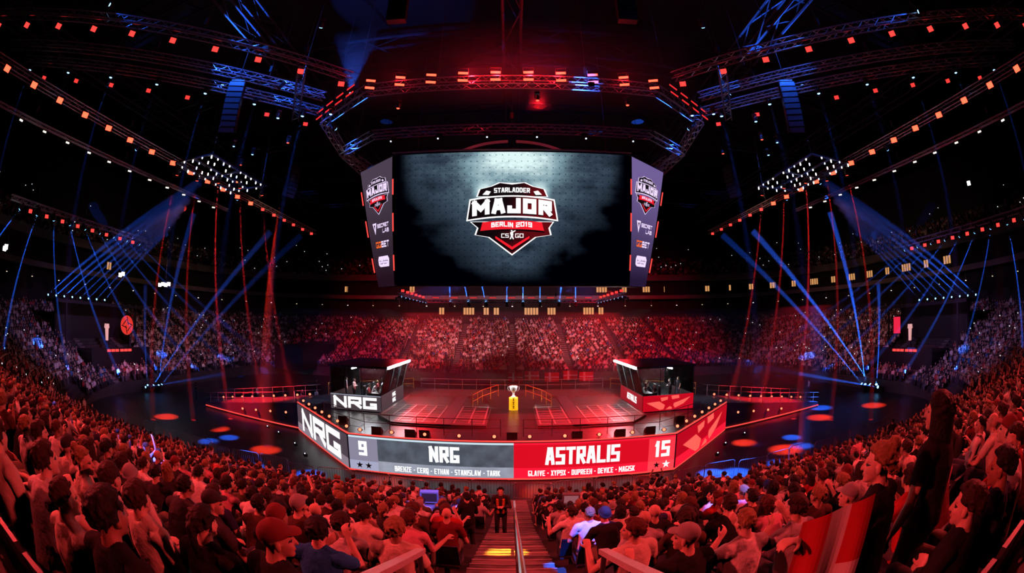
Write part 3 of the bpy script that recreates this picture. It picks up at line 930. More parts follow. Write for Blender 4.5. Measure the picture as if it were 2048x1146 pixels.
nt.links.new(em.outputs[0], om.inputs['Surface'])

def grad_screen(name, lo, hi, z0, z1):
    m = bpy.data.materials.new(name)
    m.use_nodes = True
    n2 = m.node_tree
    b = n2.nodes['Principled BSDF']
    b.inputs['Base Color'].default_value = (0.01, 0.01, 0.01, 1)
    u = n2.nodes.new('ShaderNodeUVMap')
    s_ = n2.nodes.new('ShaderNodeSeparateXYZ')
    r = n2.nodes.new('ShaderNodeValToRGB')
    n2.links.new(u.outputs['UV'], s_.inputs[0])
    n2.links.new(s_.outputs['Y'], r.inputs['Fac'])
    r.color_ramp.elements[0].position = z0; r.color_ramp.elements[0].color = (*lin(lo), 1)
    r.color_ramp.elements[1].position = z1; r.color_ramp.elements[1].color = (*lin(hi), 1)
    n2.links.new(r.outputs['Color'], b.inputs['Emission Color'])
    b.inputs['Emission Strength'].default_value = 1.0
    return m
L_sideL = grad_screen('side_screen_plum', (32, 14, 26), (74, 62, 78), 0.05, 0.9)
L_sideR = grad_screen('side_screen_violet', (34, 22, 52), (112, 94, 150), 0.05, 0.85)

def major_logo(P, parent, f, rich=True, white=None):
    """the tournament shield; f maps the design's own coordinates to the patch"""
    W = white or L_white
    D = lambda polys, name, m, lay: P.draw([[f(*q) for q in p] for p in polys], name, m, parent, lay)
    top = [(822,332),(838,288),(900,272),(948,248),(1023,252),(1100,248),(1146,272),(1208,288),(1226,332)]
    low = [(786,476),(1260,476),(1236,512),(1246,554),(1160,568),(1023,674),(888,568),(812,554),(826,512)]
    def inset(poly, k):
        cx = sum(p[0] for p in poly)/len(poly); cy = sum(p[1] for p in poly)/len(poly)
        out = []
        for x, y in poly:
            dx, dy = x-cx, y-cy
            L = hypot(dx, dy)
            out.append((x-dx/L*k, y-dy/L*k*1.05))
        return out
    fan = lambda poly: [[(sum(p[0] for p in poly)/len(poly), sum(p[1] for p in poly)/len(poly)), poly[i], poly[(i+1) % len(poly)]] for i in range(len(poly))]
    D(fan(top), 'crest_outline', W, 1); D(fan(inset(top, 9)), 'crest', L_black, 2)
    D(fan(low), 'shield_outline', W, 1); D(fan(inset(low, 9)), 'shield', L_black, 2)
    arc = lambda y, b, x0, x1, n=12: [(x0+(x1-x0)*k/n, y - b*(1-((2*k/n)-1)**2)) for k in range(n+1)]
    def band(x0t, x1t, yt, bt, x0b, x1b, yb, bb, n=12):
        a, b = arc(yt, bt, x0t, x1t, n), arc(yb, bb, x0b, x1b, n)
        return [[a[k], b[k], b[k+1], a[k+1]] for k in range(n)]
    D(band(785,1262,346,22,766,1283,474,22), 'banner_outline', W, 3)
    D(band(792,1255,354,22,775,1274,465,22), 'banner', L_black, 4)
    D(band(858,1190,480,10,845,1203,530,10), 'ribbon', L_redtxt, 5)
    D([[(930,560),(930,574),(1023,640),(1023,622)],[(1120,560),(1120,574),(1023,640),(1023,622)]], 'chevron', L_redtxt, 5)
    def txt(s, cx, yb, hgt, width, m, lay, name, th=0.24, bend=0.0):
        ps = text_centered(s, 0, 0, hgt, width, th)
        D([[(cx+x, yb - y - bend*(1-(2*x/width)**2)) for x, y in p] for p in ps], name, m, lay)
    txt('MAJOR', 1023, 446, 88, 446, W, 6, 'lettering', 0.30, 18)
    txt('BERLIN', 968, 511, 28, 122, W, 7, 'lettering', 0.22, 6)
    txt('2019', 1090, 511, 28, 90, W, 7, 'lettering', 0.22, 6)
    txt('STARLADDER', 1023, 310, 28, 200, W, 7, 'lettering', 0.20, 3)
    if rich:
        txt('CS', 984, 570, 24, 42, W, 7, 'lettering', 0.16)
        txt('GO', 1064, 570, 24, 46, W, 7, 'lettering', 0.16)
        D([[(1010,578),(1018,556),(1026,556),(1034,578),(1027,578),(1022,564),(1017,578)],[(1016,557),(1012,542),(1020,534),(1029,538),(1030,557)],[(1012,540),(1042,526),(1043,531),(1018,546)],[(1016,532),(1018,526),(1024,526),(1026,532)]], 'emblem_figure', W, 7)
        D([[(858,320),(880,296),(905,302),(892,322)]], 'crest_lamp', W, 6)
        D([[(1190,320),(1168,296),(1143,302),(1156,322)]], 'crest_lamp', W, 6)

# ------------------------------------------------------------------ hanging screen cube
cube = empty('screen_cube', (0, 34, 12))
tag(cube, 'huge hanging screen block with the tournament shield on its front', 'video screen')
inv = Matrix.Translation((0, -34, -12))
def cube_part(o):
    o.parent = cube
    o.matrix_parent_inverse = inv
    return o
top8 = [(-8,25.9),(8,25.9),(11.3,28.6),(11.3,39.4),(8,42.1),(-8,42.1),(-11.3,39.4),(-11.3,28.6)]
bot8 = [(-8,28.05),(8,28.05),(9.45,29.0),(9.45,39.0),(8,40),(-8,40),(-9.45,39.0),(-9.45,29.0)]
sh = lambda P, k, dy=0.0: [((x)*k, 34+(y-34)*k) for x, y in P]
mb = MB()
t8, b8 = sh(top8, 0.965), sh(bot8, 0.955)
mb.add([(x, y, 20.9) for x, y in t8]+[(x, y, 11.95 + max(0.0, (y-29.5))*0.22) for x, y in b8], [tuple(range(8)), tuple(range(15, 7, -1))]+[(k, k+8, 8+(k+1) % 8, (k+1) % 8) for k in range(8)])
cube_part(mb.build('housing', M_black))
MS = Patch((-7.85, 28.05, 12.0), (7.85, 28.05, 12.0), (7.85, 25.92, 20.55), (-7.85, 25.92, 20.55), 1, 1)
scr = cube_part(MS.slab('front_screen', M_pic, None, 0.3, True))
major_logo(MS, scr, lambda X, Y: (0.5+(X-1023)/86/15.7, (848-Y)/781))
for nm, sg, m in (('left', -1, L_sideL), ('right', 1, L_sideR)):
    if sg < 0:
        P = Patch((-9.45, 29.0, 11.95), (-8.0, 28.1, 11.95), (-8.05, 25.95, 20.5), (-11.3, 28.6, 20.5))
    else:
        P = Patch((8.0, 28.1, 11.95), (9.45, 29.0, 11.95), (11.3, 28.6, 20.5), (8.05, 25.95, 20.5))
    so = cube_part(P.slab('side_screen', m, None, 0.25, True))
    tag(so, '%s slanted side screen with sponsor marks' % nm)
    fm = lambda X, Y: (0.5+(X-1023)/640, 0.735-(Y-460)/1380)
    major_logo(P, so, fm, True, L_lilac)
    P.draw([[(0.20, 0.52), (0.36, 0.52), (0.28, 0.425)]], 'emblem', L_lilac, so, 1)
    P.draw([[(0.25, 0.505), (0.31, 0.505), (0.28, 0.465)]], 'emblem_cut', L_black, so, 2)
    P.draw(text_centered('SECRET', 0.62, 0.475, 0.032, 0.46, 0.26), 'lettering', L_lilac, so, 1)
    P.draw(text_centered('LAB', 0.72, 0.43, 0.032, 0.26, 0.26), 'lettering', L_lilac, so, 1)
    P.draw(text_centered('GG', 0.36, 0.315, 0.05, 0.24, 0.24), 'lettering', L_orange, so, 1)
    P.draw(text_centered('BET', 0.66, 0.315, 0.05, 0.34, 0.24), 'lettering', L_lilac, so, 1)
    P.draw([[(0.25, 0.175), (0.32, 0.16), (0.78, 0.16), (0.80, 0.22), (0.74, 0.245), (0.30, 0.245), (0.25, 0.22)]], 'badge', L_lilac, so, 1)
    P.draw(text_centered('twitch', 0.525, 0.182, 0.036, 0.42, 0.15), 'lettering', L_black, so, 2)
    # red light bars on both edges
    for e_, uu in (('inner', 1.04 if sg < 0 else -0.04), ('outer', -0.05 if sg < 0 else 1.05)):
        for (v0, v1) in ((0.12, 0.24), (0.42, 0.56), (0.70, 0.82)):
            a, b = P.at(uu, v0, 0.05), P.at(uu, v1, 0.05)
            cube_part(MB().tube(a, b, 0.05, 6).build('edge_light', E_neon))
# thin frame lines above the screen
mb = MB()
mb.tube((-8.0, 25.8, 20.68), (8.0, 25.8, 20.68), 0.05, 6)
cube_part(mb.build('top_frame', M_alu))
for sg in (-1, 1):
    cube_part(MB().path([(sg*4.6*sin(a), 27.2, 19.8+2.1*cos(a)) for a in [0.06+x*1.0/12 for x in range(13)]], 0.10, 6).build('roof_arch', mat('arch_red', (0.6, 0.2, 0.22), 0.5, emit=(1.0, 0.08, 0.12), strength=0.10)))
for x in (-7, 7):
    for y in (29, 39):
        cube_part(MB().tube((x, y, 20.9), (x, y, 31), 0.05, 6).build('hanging_cable', M_steel))

# ------------------------------------------------------------------ stage
ZS = 2.5
st = [(-10.1, 24.25), (10.1, 24.25), (18.0, 32.0), (18.0, 37.0), (10.1, 44.6), (-10.1, 44.6), (-18.0, 37.0), (-18.0, 32.0)]
stage = empty('stage', (0, 34, 0))
tag(stage, 'large black eight-sided stage with a screen band around its front', 'stage')
sinv = Matrix.Translation((0, -34, 0))
def sp(o):
    o.parent = stage
    o.matrix_parent_inverse = sinv
    return o
sp(MB().prism([(x*0.99, 34+(y-34)*0.985) for x, y in st], 0.0, ZS-0.04).build('stage_base', M_black))
def inside8(x, y):
    for k in range(8):
        (ax, ay), (bx, by) = st[k], st[(k+1) % 8]
        if (bx-ax)*(y-ay)-(by-ay)*(x-ax) < 0: return False
    return True
plate = MB().box((-0.985, -0.985, -0.04), (0.985, 0.985, 0.0)).mesh('deck_plate', M_stage)
sp(MB().prism([(x*0.995, 34+(y-34)*0.995) for x, y in st], ZS-0.045, ZS-0.015).build('deck_border', M_stage))
for i in range(-9, 9):
    for j in range(11):
        x, y = i*2+1.0, 25.3+j*2
        if all(inside8(x+a, y+b) for a in (-1, 1) for b in (-1, 1)):
            sp(place('deck_plate', plate, None, Matrix.Translation((x, y, ZS))))
def bar_between(a, b, w, h):
    a, b = Vector(a), Vector(b)
    q = (b-a).to_track_quat('X', 'Z').to_matrix()
    return MB().cbox((a+b)/2, ((b-a).length, w, h), 0, q)
for k in (7, 0, 1):
    (ax, ay), (bx, by) = st[k], st[(k+1) % 8]
    sp(bar_between((ax, ay, ZS+0.03), (bx, by, ZS+0.03), 0.10, 0.07).build('edge_strip', E_neon))
    sp(bar_between((ax, ay, 0.13), (bx, by, 0.13), 0.14, 0.09).build('edge_strip', E_neon))

def screen_wall(name, bl, br, U, V, label):
    P = Patch((*bl, 0.2), (*br, 0.2), (*br, ZS-0.03), (*bl, ZS-0.03), U, V)
    off = Vector((P.n.x, P.n.y, 0))*0.06
    P.c = [c+off for c in P.c]
    root = empty(name, P.c[0])
    tag(root, label, 'LED screen', 'screen band around the stage')
    return P, root, Matrix.Translation(-P.c[0])
def rp(o, root, iv):
    o.parent = root
    o.matrix_parent_inverse = iv
    return o
rect = lambda x0, y0, x1, y1: [[(x0, y0), (x1, y0), (x1, y1), (x0, y1)]]
# front
P, root, iv = screen_wall('stage_screen', st[0], st[1], 20.2, 2.27, 'front stage screen showing both team names and scores')
D = lambda polys, name, m, lay=1: rp(P.draw(polys, name, m, None, lay), root, iv)
rp(P.slab('screen_panel', L_black, None, 0.05), root, iv)
cx = 10.2
D(rect(0.03, 0.0, 1.95, 2.13), 'score_field', L_grysc); D(rect(0.03, 0.0, 1.95, 0.62), 'score_band', L_gryscl, 2)
D(rect(1.95, 0.0, cx, 2.13), 'team_field', L_gry); D(rect(1.95, 0.0, cx, 0.70), 'name_band', L_gryhi, 2)
D(rect(0.03, 2.13, cx, 2.25), 'top_line', L_ice)
D(rect(cx, 0.0, 18.4, 2.13), 'team_field', L_red); D(rect(cx, 0.0, 18.4, 0.66), 'name_band', L_redlo, 2)
D(rect(18.4, 0.0, 20.17, 2.13), 'score_field', L_redsc); D(rect(18.4, 0.0, 20.17, 0.62), 'score_band', L_redscl, 2)
D(rect(cx, 2.13, 20.17, 2.25), 'top_line', L_redlo)
D(text_centered('9', 0.98, 0.98, 0.95, 0.56, 0.23), 'lettering', L_white, 3)
D(text_centered('NRG', 6.1, 0.92, 1.02, 1.82, 0.21, 0.12), 'lettering', L_white, 3)
D(text_centered('BREHZE - CERQ - ETHAN - STANISLAW - TARIK', 6.2, 0.13, 0.36, 6.4, 0.17), 'lettering', L_white, 3)
D(star5(0.70, 0.32, 0.24), 'star', L_black, 3); D(star5(1.30, 0.32, 0.24), 'star', L_black, 3)
D(text_centered('ASTRALIS', 14.3, 0.85, 1.12, 4.5, 0.24, 0.11), 'lettering', L_white, 3)
D(text_centered('GLA1VE - XYP9X - DUPREEH - DEVICE - MAGISK', 14.3, 0.13, 0.36, 6.5, 0.17), 'lettering', L_white, 3)
D(text_centered('15', 19.3, 0.90, 1.05, 1.0, 0.23), 'lettering', L_white, 3)
D(star5(18.98, 0.36, 0.22), 'star', L_black, 3); D(star5(19.62, 0.36, 0.28), 'star', L_white, 3)
# left wing
LW = hypot(7.9, 7.75)
P, root, iv = screen_wall('stage_screen', st[7], st[0], LW, 2.27, 'slanted left stage screen with a big white team logo')
rp(P.slab('screen_panel', L_black, None, 0.05), root, iv)
D(rect(0.05, 0.0, LW-0.05, 2.22), 'field', L_brn); D(rect(0.05, 0.0, LW-0.05, 0.66), 'band', L_brnhi, 2)
D(text_centered('NRG', LW*0.51, 0.22, 1.85, LW*0.76, 0.25, 0.10), 'lettering', L_white, 3)
# right wing
EMB = [[(135,160),(290,145),(365,205),(345,265),(300,270)], [(305,95),(400,85),(394,128),(320,150)], [(440,75),(535,70),(545,115),(452,128)], [(475,185),(690,105),(600,200),(490,255),(470,215)], [(375,268),(425,225),(452,246),(452,268)]]
def emblem(w, hgt, x0, y0):
    return [[(x0+(x-100)/620*w, y0+(280-y)/210*hgt) for x, y in p] for p in EMB]
P, root, iv = screen_wall('stage_screen', st[1], st[2], LW, 2.27, 'slanted right red stage screen with a coral star emblem')
rp(P.slab('screen_panel', L_black, None, 0.05), root, iv)
D(rect(0.05, 0.0, LW-0.05, 2.22), 'field', L_reddk); D(rect(0.05, 0.0, LW-0.05, 0.66), 'band', L_redlo, 2)
D(emblem(LW*0.86, 2.2, LW*0.05, 0.0), 'star_emblem', L_coral, 3)

# raised platforms with grate fields
for sgn, side in ((-1, 'left'), (1, 'right')):
    root = empty('raised_platform', (sgn*5.6, 33, ZS))
    tag(root, 'low raised deck with steel grate fields, %s of the trophy' % side, 'platform', 'raised decks on the stage')
    pl = [(-4.2, -3.4), (-2.6, -5.4), (3.9, -5.5), (3.9, 0.8), (3.2, 6.2), (-4.0, 6.2)]
    pl = [(x*(-sgn), y) for x, y in pl]
    if sgn > 0: pl = pl[::-1]
    MB().prism(pl, 0.0, 0.2).build('deck', M_plat, root)
    for (x0, x1) in ((-3.9, 0.4), (1.7, 3.7)):
        n = max(2, round((x1-x0)/0.86))
        for k in range(n+1):
            x = x0+(x1-x0)*k/n
            y0 = -5.2 if x > -2.4 else -3.4
            MB().box((-0.05, y0, 0.2), (0.05, 0.9, 0.235)).build('grate_bar', M_grate, root, Matrix.Translation((x*(-sgn), 0, 0)))
        for k in range(8):
            y = -5.1 + k*0.85
            xa = x0 if (y > -3.5 or x0 > 0) else max(x0, -2.4)
            a, b = sorted((xa*(-sgn), x1*(-sgn)))
            MB().box((a, -0.05, 0.2), (b, 0.05, 0.228)).build('grate_bar', M_grate, root, Matrix.Translation((0, y, 0)))
    for k in range(4):
        MB().box((-0.03, -0.03, 0), (0.03, 0.03, 0.21)).build('edge_post', M_steel, root, Matrix.Translation((-sgn*3.85, -5.4+k*2, 0)))
    MB().box((-0.5, -5.5, 0.2), (0.5, 6.0, 0.225)).build('walk_strip', M_grate if False else M_steel, root, Matrix.Translation((-sgn*1.05, 0, 0)))

# railings
def railing(name, pts, hgt, m, label, group, rails=(1.0, 0.5), r=0.025, spacing=1.3):
    root = empty(name, pts[0])
    tag(root, label, 'railing', group)
    o = Vector(pts[0])
    for a, b in zip(pts, pts[1:]):
        a, b = Vector(a)-o, Vector(b)-o
        L = (b-a).length
        n = max(1, round(L/spacing))
        for k in range(n+1):
            if k == 0 and a.length > 1e-6: continue
            p = a.lerp(b, k/n)
            MB().tube(p, p+Vector((0,0,hgt)), r, 6).build('post', m, root)
        for f_ in rails:
            MB().tube(a+Vector((0,0,hgt*f_)), b+Vector((0,0,hgt*f_)), r*0.9, 6).build('rail', m, root)
    return root
M_railred = mat('rail_dark', (0.10, 0.085, 0.085), 0.45)
M_railpale = mat('rail_pale', (0.45, 0.36, 0.30), 0.45)
railing('stage_railing', [(-13.6, 28.2, ZS), (-9.4, 25.5, ZS), (-0.7, 25.5, ZS)], 1.1, M_railred, 'thin dark railing along the front stage edge, left half', 'front stage railings', spacing=1.6)
railing('stage_railing', [(13.6, 28.2, ZS), (9.4, 25.5, ZS), (0.7, 25.5, ZS)], 1.1, M_railred, 'thin dark railing along the front stage edge, right half', 'front stage railings', spacing=1.6)
railing('stage_railing', [(-9.6, 44.2, ZS), (9.6, 44.2, ZS)], 1.1, M_railpale, 'pale railing along the rear stage edge behind the trophy', 'rear stage railings', spacing=1.5)
for sgn, side in ((-1, 'left'), (1, 'right')):
    railing('stage_railing', [(sgn*3.2, 34.4, ZS), (sgn*2.6, 37.2, ZS), (sgn*1.3, 40.5, ZS)], 1.1, M_yellow, 'yellow handrail %s of the trophy' % side, 'yellow trophy handrails', spacing=1.6)
    railing('stage_railing', [(sgn*10.4, 44.0, ZS), (sgn*17.4, 37.4, ZS)], 1.1, M_yellow, 'yellow handrail behind the %s player booth' % side, 'yellow rear handrails', spacing=1.8)

# trophy
tr = empty('trophy_pedestal', (0.12, 33.9, ZS))
tag(tr, 'tall glowing yellow pedestal with dark marks under the trophy', 'pedestal')
M_ped = mat('pedestal_yellow', (0.9, 0.5, 0.02), 0.5, emit=lin((255, 176, 12)), strength=0.95, sample=True)
MB().lathe([(0.36, 0.0), (0.36, 1.0), (0.34, 1.04)], 28).build('column', M_ped, tr, smooth=False)
for k in range(3):
    z = 0.16 + k*0.31
    mb = MB().cbox((0, -0.362, z+0.12), (0.06, 0.02, 0.2)).cbox((0, -0.362, z+0.21), (0.18, 0.02, 0.05)).cbox((0, -0.362, z+0.03), (0.14, 0.02, 0.04))
    mb.build('dark_mark', M_black, tr)
cup = empty('trophy_cup', (0.12, 33.9, ZS+1.04))
tag(cup, 'shiny silver trophy cup with two handles on the yellow pedestal', 'trophy')
MB().lathe([(0.20, 0), (0.20, 0.06), (0.12, 0.10), (0.07, 0.20), (0.10, 0.28), (0.06, 0.34), (0.16, 0.46), (0.27, 0.60), (0.31, 0.78), (0.33, 0.92), (0.30, 0.92), (0.26, 0.75), (0.1, 0.6)], 24).build('cup', mat('trophy_silver', (0.85, 0.84, 0.82), 0.38, metal=0.6), cup, smooth=True)
for sg in (-1, 1):
    MB().path([(sg*0.28, 0, 0.84), (sg*0.42, 0, 0.86), (sg*0.44, 0, 0.68), (sg*0.36, 0, 0.52), (sg*0.22, 0, 0.50)], 0.025, 8).build('handle', mat('trophy_silver', (0.85, 0.84, 0.82), 0.38, metal=0.6), cup)
spot((-28.3, 29.5, 21.8), (0.12, 33.9, 4.0), 160000, (1.0, 0.92, 0.85), 2.4, 0.4)
spot((28.3, 29.5, 21.8), (0.12, 33.9, 4.0), 120000, (1.0, 0.92, 0.85), 2.4, 0.4)

# stage footlights and monitors
_h = MB().lathe([(0.11, 0.0), (0.14, 0.02), (0.14, 0.10), (0.08, 0.20), (0.05, 0.22)], 14).box((-0.17, -0.03, 0.02), (-0.145, 0.03, 0.16)).box((0.145, -0.03, 0.02), (0.17, 0.03, 0.16)).box((-0.17, -0.04, 0.155), (0.17, 0.04, 0.185)).mesh('footlight_can', M_black)
_l = MB().lathe([(0.08, -0.03), (0.105, 0.005)], 14).mesh('footlight_lens', E_bulb)
def footlight(p, label, group):
    M = aim_matrix((p[0], p[1], p[2]+0.2), (p[0]*0.3, -2, 12.0))
    o = place('footlight', _h, None, M)
    tag(o, label, 'footlight', group)
    place('lens', _l, o)
for k in range(10):
    x = -9.45+2.1*k
    footlight((x, 24.75, ZS), 'orange footlight on the front stage edge, %s from left' % ordw(k), 'footlights on the front edge')
for sgn, side in ((-1, 'left'), (1, 'right')):
    for k in range(7):
        p = lerp((10.6, 25.3, ZS), (17.4, 32.0, ZS), k/6)
        footlight((sgn*p[0], p[1], ZS), 'orange footlight on %s slanted stage edge, %s from the front' % (side, ordw(k)), 'footlights on the slanted edges')
mon = MB()
mon.add([(-0.32,-0.22,0),(0.32,-0.22,0),(0.32,0.25,0),(-0.32,0.25,0),(-0.32,-0.22,0.46),(0.32,-0.22,0.46),(0.32,0.25,0.16),(-0.32,0.25,0.16)], [(0,3,2,1),(4,5,6,7),(0,1,5,4),(1,2,6,5),(2,3,7,6),(3,0,4,7)])
mon = mon.mesh('monitor_cabinet', M_rubber)
mong = MB().add([(-0.27,-0.17,0.445),(0.27,-0.17,0.445),(0.27,0.21,0.198),(-0.27,0.21,0.198)], [(0,1,2,3)]).mesh('monitor_grille', M_steel)
for k, (x, y) in enumerate(((-11.6, 27.2), (-8.4, 25.1), (-6.2, 25.0), (-5.3, 25.0), (0.0, 25.0), (3.9, 25.0), (6.6, 25.0), (8.6, 25.1), (11.5, 27.2))):
    o = place('stage_monitor', mon, None, Matrix.Translation((x, y, ZS)))
    tag(o, 'black wedge loudspeaker on the front stage edge, %s from left' % ordw(k), 'loudspeaker', 'wedge monitors on the stage')
    place('grille', mong, o)

# ramps at both sides
for sgn, side in ((-1, 'left'), (1, 'right')):
    root = empty('ramp', (sgn*18, 34.5, 0))
    tag(root, 'long sloping side ramp with red lamps, %s of the stage' % side, 'ramp', 'side ramps')
    pts = [(0, -2.4, 0), (0, 2.4, 0), (13.6, 3.0, 0), (13.6, 0.1, 0), (0, -2.4, 2.45), (0, 2.4, 2.45), (13.6, 3.0, 0.55), (13.6, 0.1, 0.55)]
    pts = [(x*sgn, y, z) for x, y, z in pts]
    MB().add(pts, [(0,1,2,3),(4,7,6,5),(0,3,7,4),(3,2,6,7),(2,1,5,6),(1,0,4,5)]).build('ramp_body', mat('ramp_deck', (0.10, 0.09, 0.09), 0.4), root)
    bar_between((0, -2.46, 0.22), (sgn*13.6, 0.04, 0.22), 0.08, 0.09).build('edge_strip', E_neon, root)
    for f_ in (-1, 1):
        for k in range(10):
            t_ = (k+0.3)/10
            y = (-2.3+2.4*t_) if f_ < 0 else (2.3+0.6*t_)
            z = 2.45-1.9*t_
            MB().tube((sgn*13.6*t_, y, z), (sgn*13.6*t_, y, z+1.0), 0.025, 6).build('post', M_railpale, root)
        ya, yb = (-2.3, 0.1) if f_ < 0 else (2.3, 2.9)
        for hh in (0.5, 1.0):
            MB().tube((0, ya, 2.45+hh), (sgn*13.6, yb, 0.55+hh), 0.022, 6).build('rail', M_railpale, root)
    for k in range(9):
        t_ = (k+0.6)/9.2
        footlight((sgn*(18+13.6*t_), 34.5+1.6+0.8*t_, 2.45-1.9*t_), 'red-orange ramp lamp on the %s ramp, %s from the stage' % (side, ordw(k)), 'lamps on the ramps')
    for k in range(4):
        t_ = (k+0.7)/7
        o = place('footlight', _h, None, aim_matrix((sgn*(18+13.6*t_), 34.5-2.4+2.5*t_-0.25, 1.6-1.3*t_), (0, 0, 9)))
        tag(o, 'orange lamp on the front skirt of the %s ramp, %s from the stage' % (side, ordw(k)), 'footlight', 'lamps on the ramp skirts')
        place('lens', _l, o)
    spot((sgn*33.5, 29, 21.6), (sgn*24.5, 36.5, 1.5), 170000, DEEPRED, 26, 0.6, 0.2, 'wash_light')

# ------------------------------------------------------------------ player booths
def booth(sgn, side):
    root = empty('player_booth', (sgn*12.1, 34.4, ZS))
    tag(root, 'glass player booth on %s stage side with %s' % (side, 'white logo on grey base' if sgn < 0 else 'red base and coral star'), 'booth', 'player booths')
    hx, hy, zb = 2.15, 3.4, 1.3
    S_ = -sgn   # local +x*S_ points to the stage middle
    MB().box((-hx, -hy, 0), (hx, hy, 0.65)).build('base', M_black, root)
    # parapets
    for (lo, hi) in (((-hx, -hy, 0.65), (hx, -hy+0.12, zb)), ((-hx, hy-0.12, 0.65), (hx, hy, zb)), ((-hx, -hy+0.12, 0.65), (-hx+0.12, hy-0.12, zb)), ((hx-0.12, -hy+0.12, 0.65), (hx, hy-0.12, zb))):
        MB().box(lo, hi).build('parapet', M_black, root)
    MB().box((-hx+0.12, -hy+0.12, 0.65), (hx-0.12, hy-0.12, 0.68)).build('floor_mat', M_rubber, root)
    # screens on the base
    Pf = Patch((-hx, -hy-0.03, 0.06), (hx, -hy-0.03, 0.06), (hx, -hy-0.03, zb), (-hx, -hy-0.03, zb), 2*hx, zb-0.06)
    xs = hx+0.03
    if S_ > 0:
        Pi = Patch((xs, -hy, 0.06), (xs, hy, 0.06), (xs, hy, zb), (xs, -hy, zb), 2*hy, zb-0.06)
    else:
        Pi = Patch((-xs, hy, 0.06), (-xs, -hy, 0.06), (-xs, -hy, zb), (-xs, hy, zb), 2*hy, zb-0.06)
    if sgn < 0:
        a = Pf.slab('front_screen', led('booth_plum', (72, 62, 68)), root, 0.02)
        Pf.draw(text_centered('NRG', hx*0.98, 0.16, 0.92, hx*1.72, 0.25, 0.10), 'lettering', L_white, a, 1)
        Pf.draw(rect(0, 1.17, 2*hx, 1.23), 'top_line', L_gryhi, a, 1)
        b = Pi.slab('inner_screen', led('booth_grey', (58, 54, 60)), root, 0.02)
        Pi.draw(text_centered('NRG', hy*1.05, 0.70, 0.36, 1.0, 0.25, 0.10), 'lettering', L_white, b, 1)
        Pi.draw(text_centered('NRG', hy*1.05, 0.22, 0.36, 1.0, 0.25, 0.10), 'lettering', L_white, b, 1)
    else:
        a = Pf.slab('front_screen', led('booth_red', (196, 8, 30)), root, 0.02)
        Pf.draw(emblem(2*hx*0.98, 1.15, 0.04, 0.03), 'star_emblem', L_coral, a, 1)
        b = Pi.slab('inner_screen', led('booth_red_dark', (150, 8, 26)), root, 0.02)
        Pi.draw(text_centered('ASTRALIS', hy*1.1, 0.38, 0.55, 2.9, 0.25, 0.10), 'lettering', L_white, b, 1)
    # posts, the inner side leans out to the stage
    zt = 3.45
    lean = 0.55*S_
    cor = [(-hx, -hy), (hx, -hy), (hx, hy), (-hx, hy)]
    topc = [(x+(lean if x*S_ > 0 else 0), y) for x, y in cor]
    for (x, y), (xt, yt) in zip(cor, topc):
        MB().tube((x*0.985, y*0.99, zb), (xt*0.985, yt*0.99, zt), 0.05, 6).build('post', M_black, root)
    for x in (-0.75, 0.55):
        MB().tube((x, -hy*0.99, zb), (x, -hy*0.99, zt), 0.035, 6).build('post', M_black, root)
    for y in (-1.1, 1.1):
        MB().tube((hx*S_, y, zb), (hx*S_+lean, y, zt), 0.025, 6).build('post', M_black, root)
    for k in range(4):
        a0, b0, a1, b1 = cor[k], cor[(k+1) % 4], topc[k], topc[(k+1) % 4]
        q = [(a0[0]*0.98, a0[1]*0.985, zb), (b0[0]*0.98, b0[1]*0.985, zb), (b1[0]*0.98, b1[1]*0.985, zt), (a1[0]*0.98, a1[1]*0.985, zt)]
        n = (Vector(q[1])-Vector(q[0])).cross(Vector(q[3])-Vector(q[0])).normalized()*0.012
        MB().add([Vector(p) for p in q]+[Vector(p)-n for p in q], [(0,1,2,3),(7,6,5,4),(0,4,5,1),(1,5,6,2),(2,6,7,3),(3,7,4,0)]).build('glass_pane', M_glass, root)
    xa, xb = sorted((-hx*S_-0.1*S_, (hx+0.62)*S_))
    MB().box((xa, -hy-0.15, zt), (xb, hy+0.15, zt+0.16)).build('roof', M_black, root)
    xl = (hx+0.66)*S_
    MB().box((xl-0.06, -hy-0.1, zt-0.02), (xl+0.06, hy+0.1, zt+0.14)).build('light_bar', mat('booth_bar', (0.1,0.1,0.1), 0.5, emit=(0.92, 0.92, 1.0), strength=48.0, sample=True), root)
    MB().tube((-0.4*S_, -2.9, 3.3), (-0.4*S_, 2.9, 3.3), 0.05, 6).build('ceiling_tube', mat('booth_tube', (0.1,0.1,0.1), 0.5, emit=(0.95, 0.93, 1.0), strength=130.0, sample=True), root)
    return root
booth(-1, 'the left'); booth(1, 'the right')

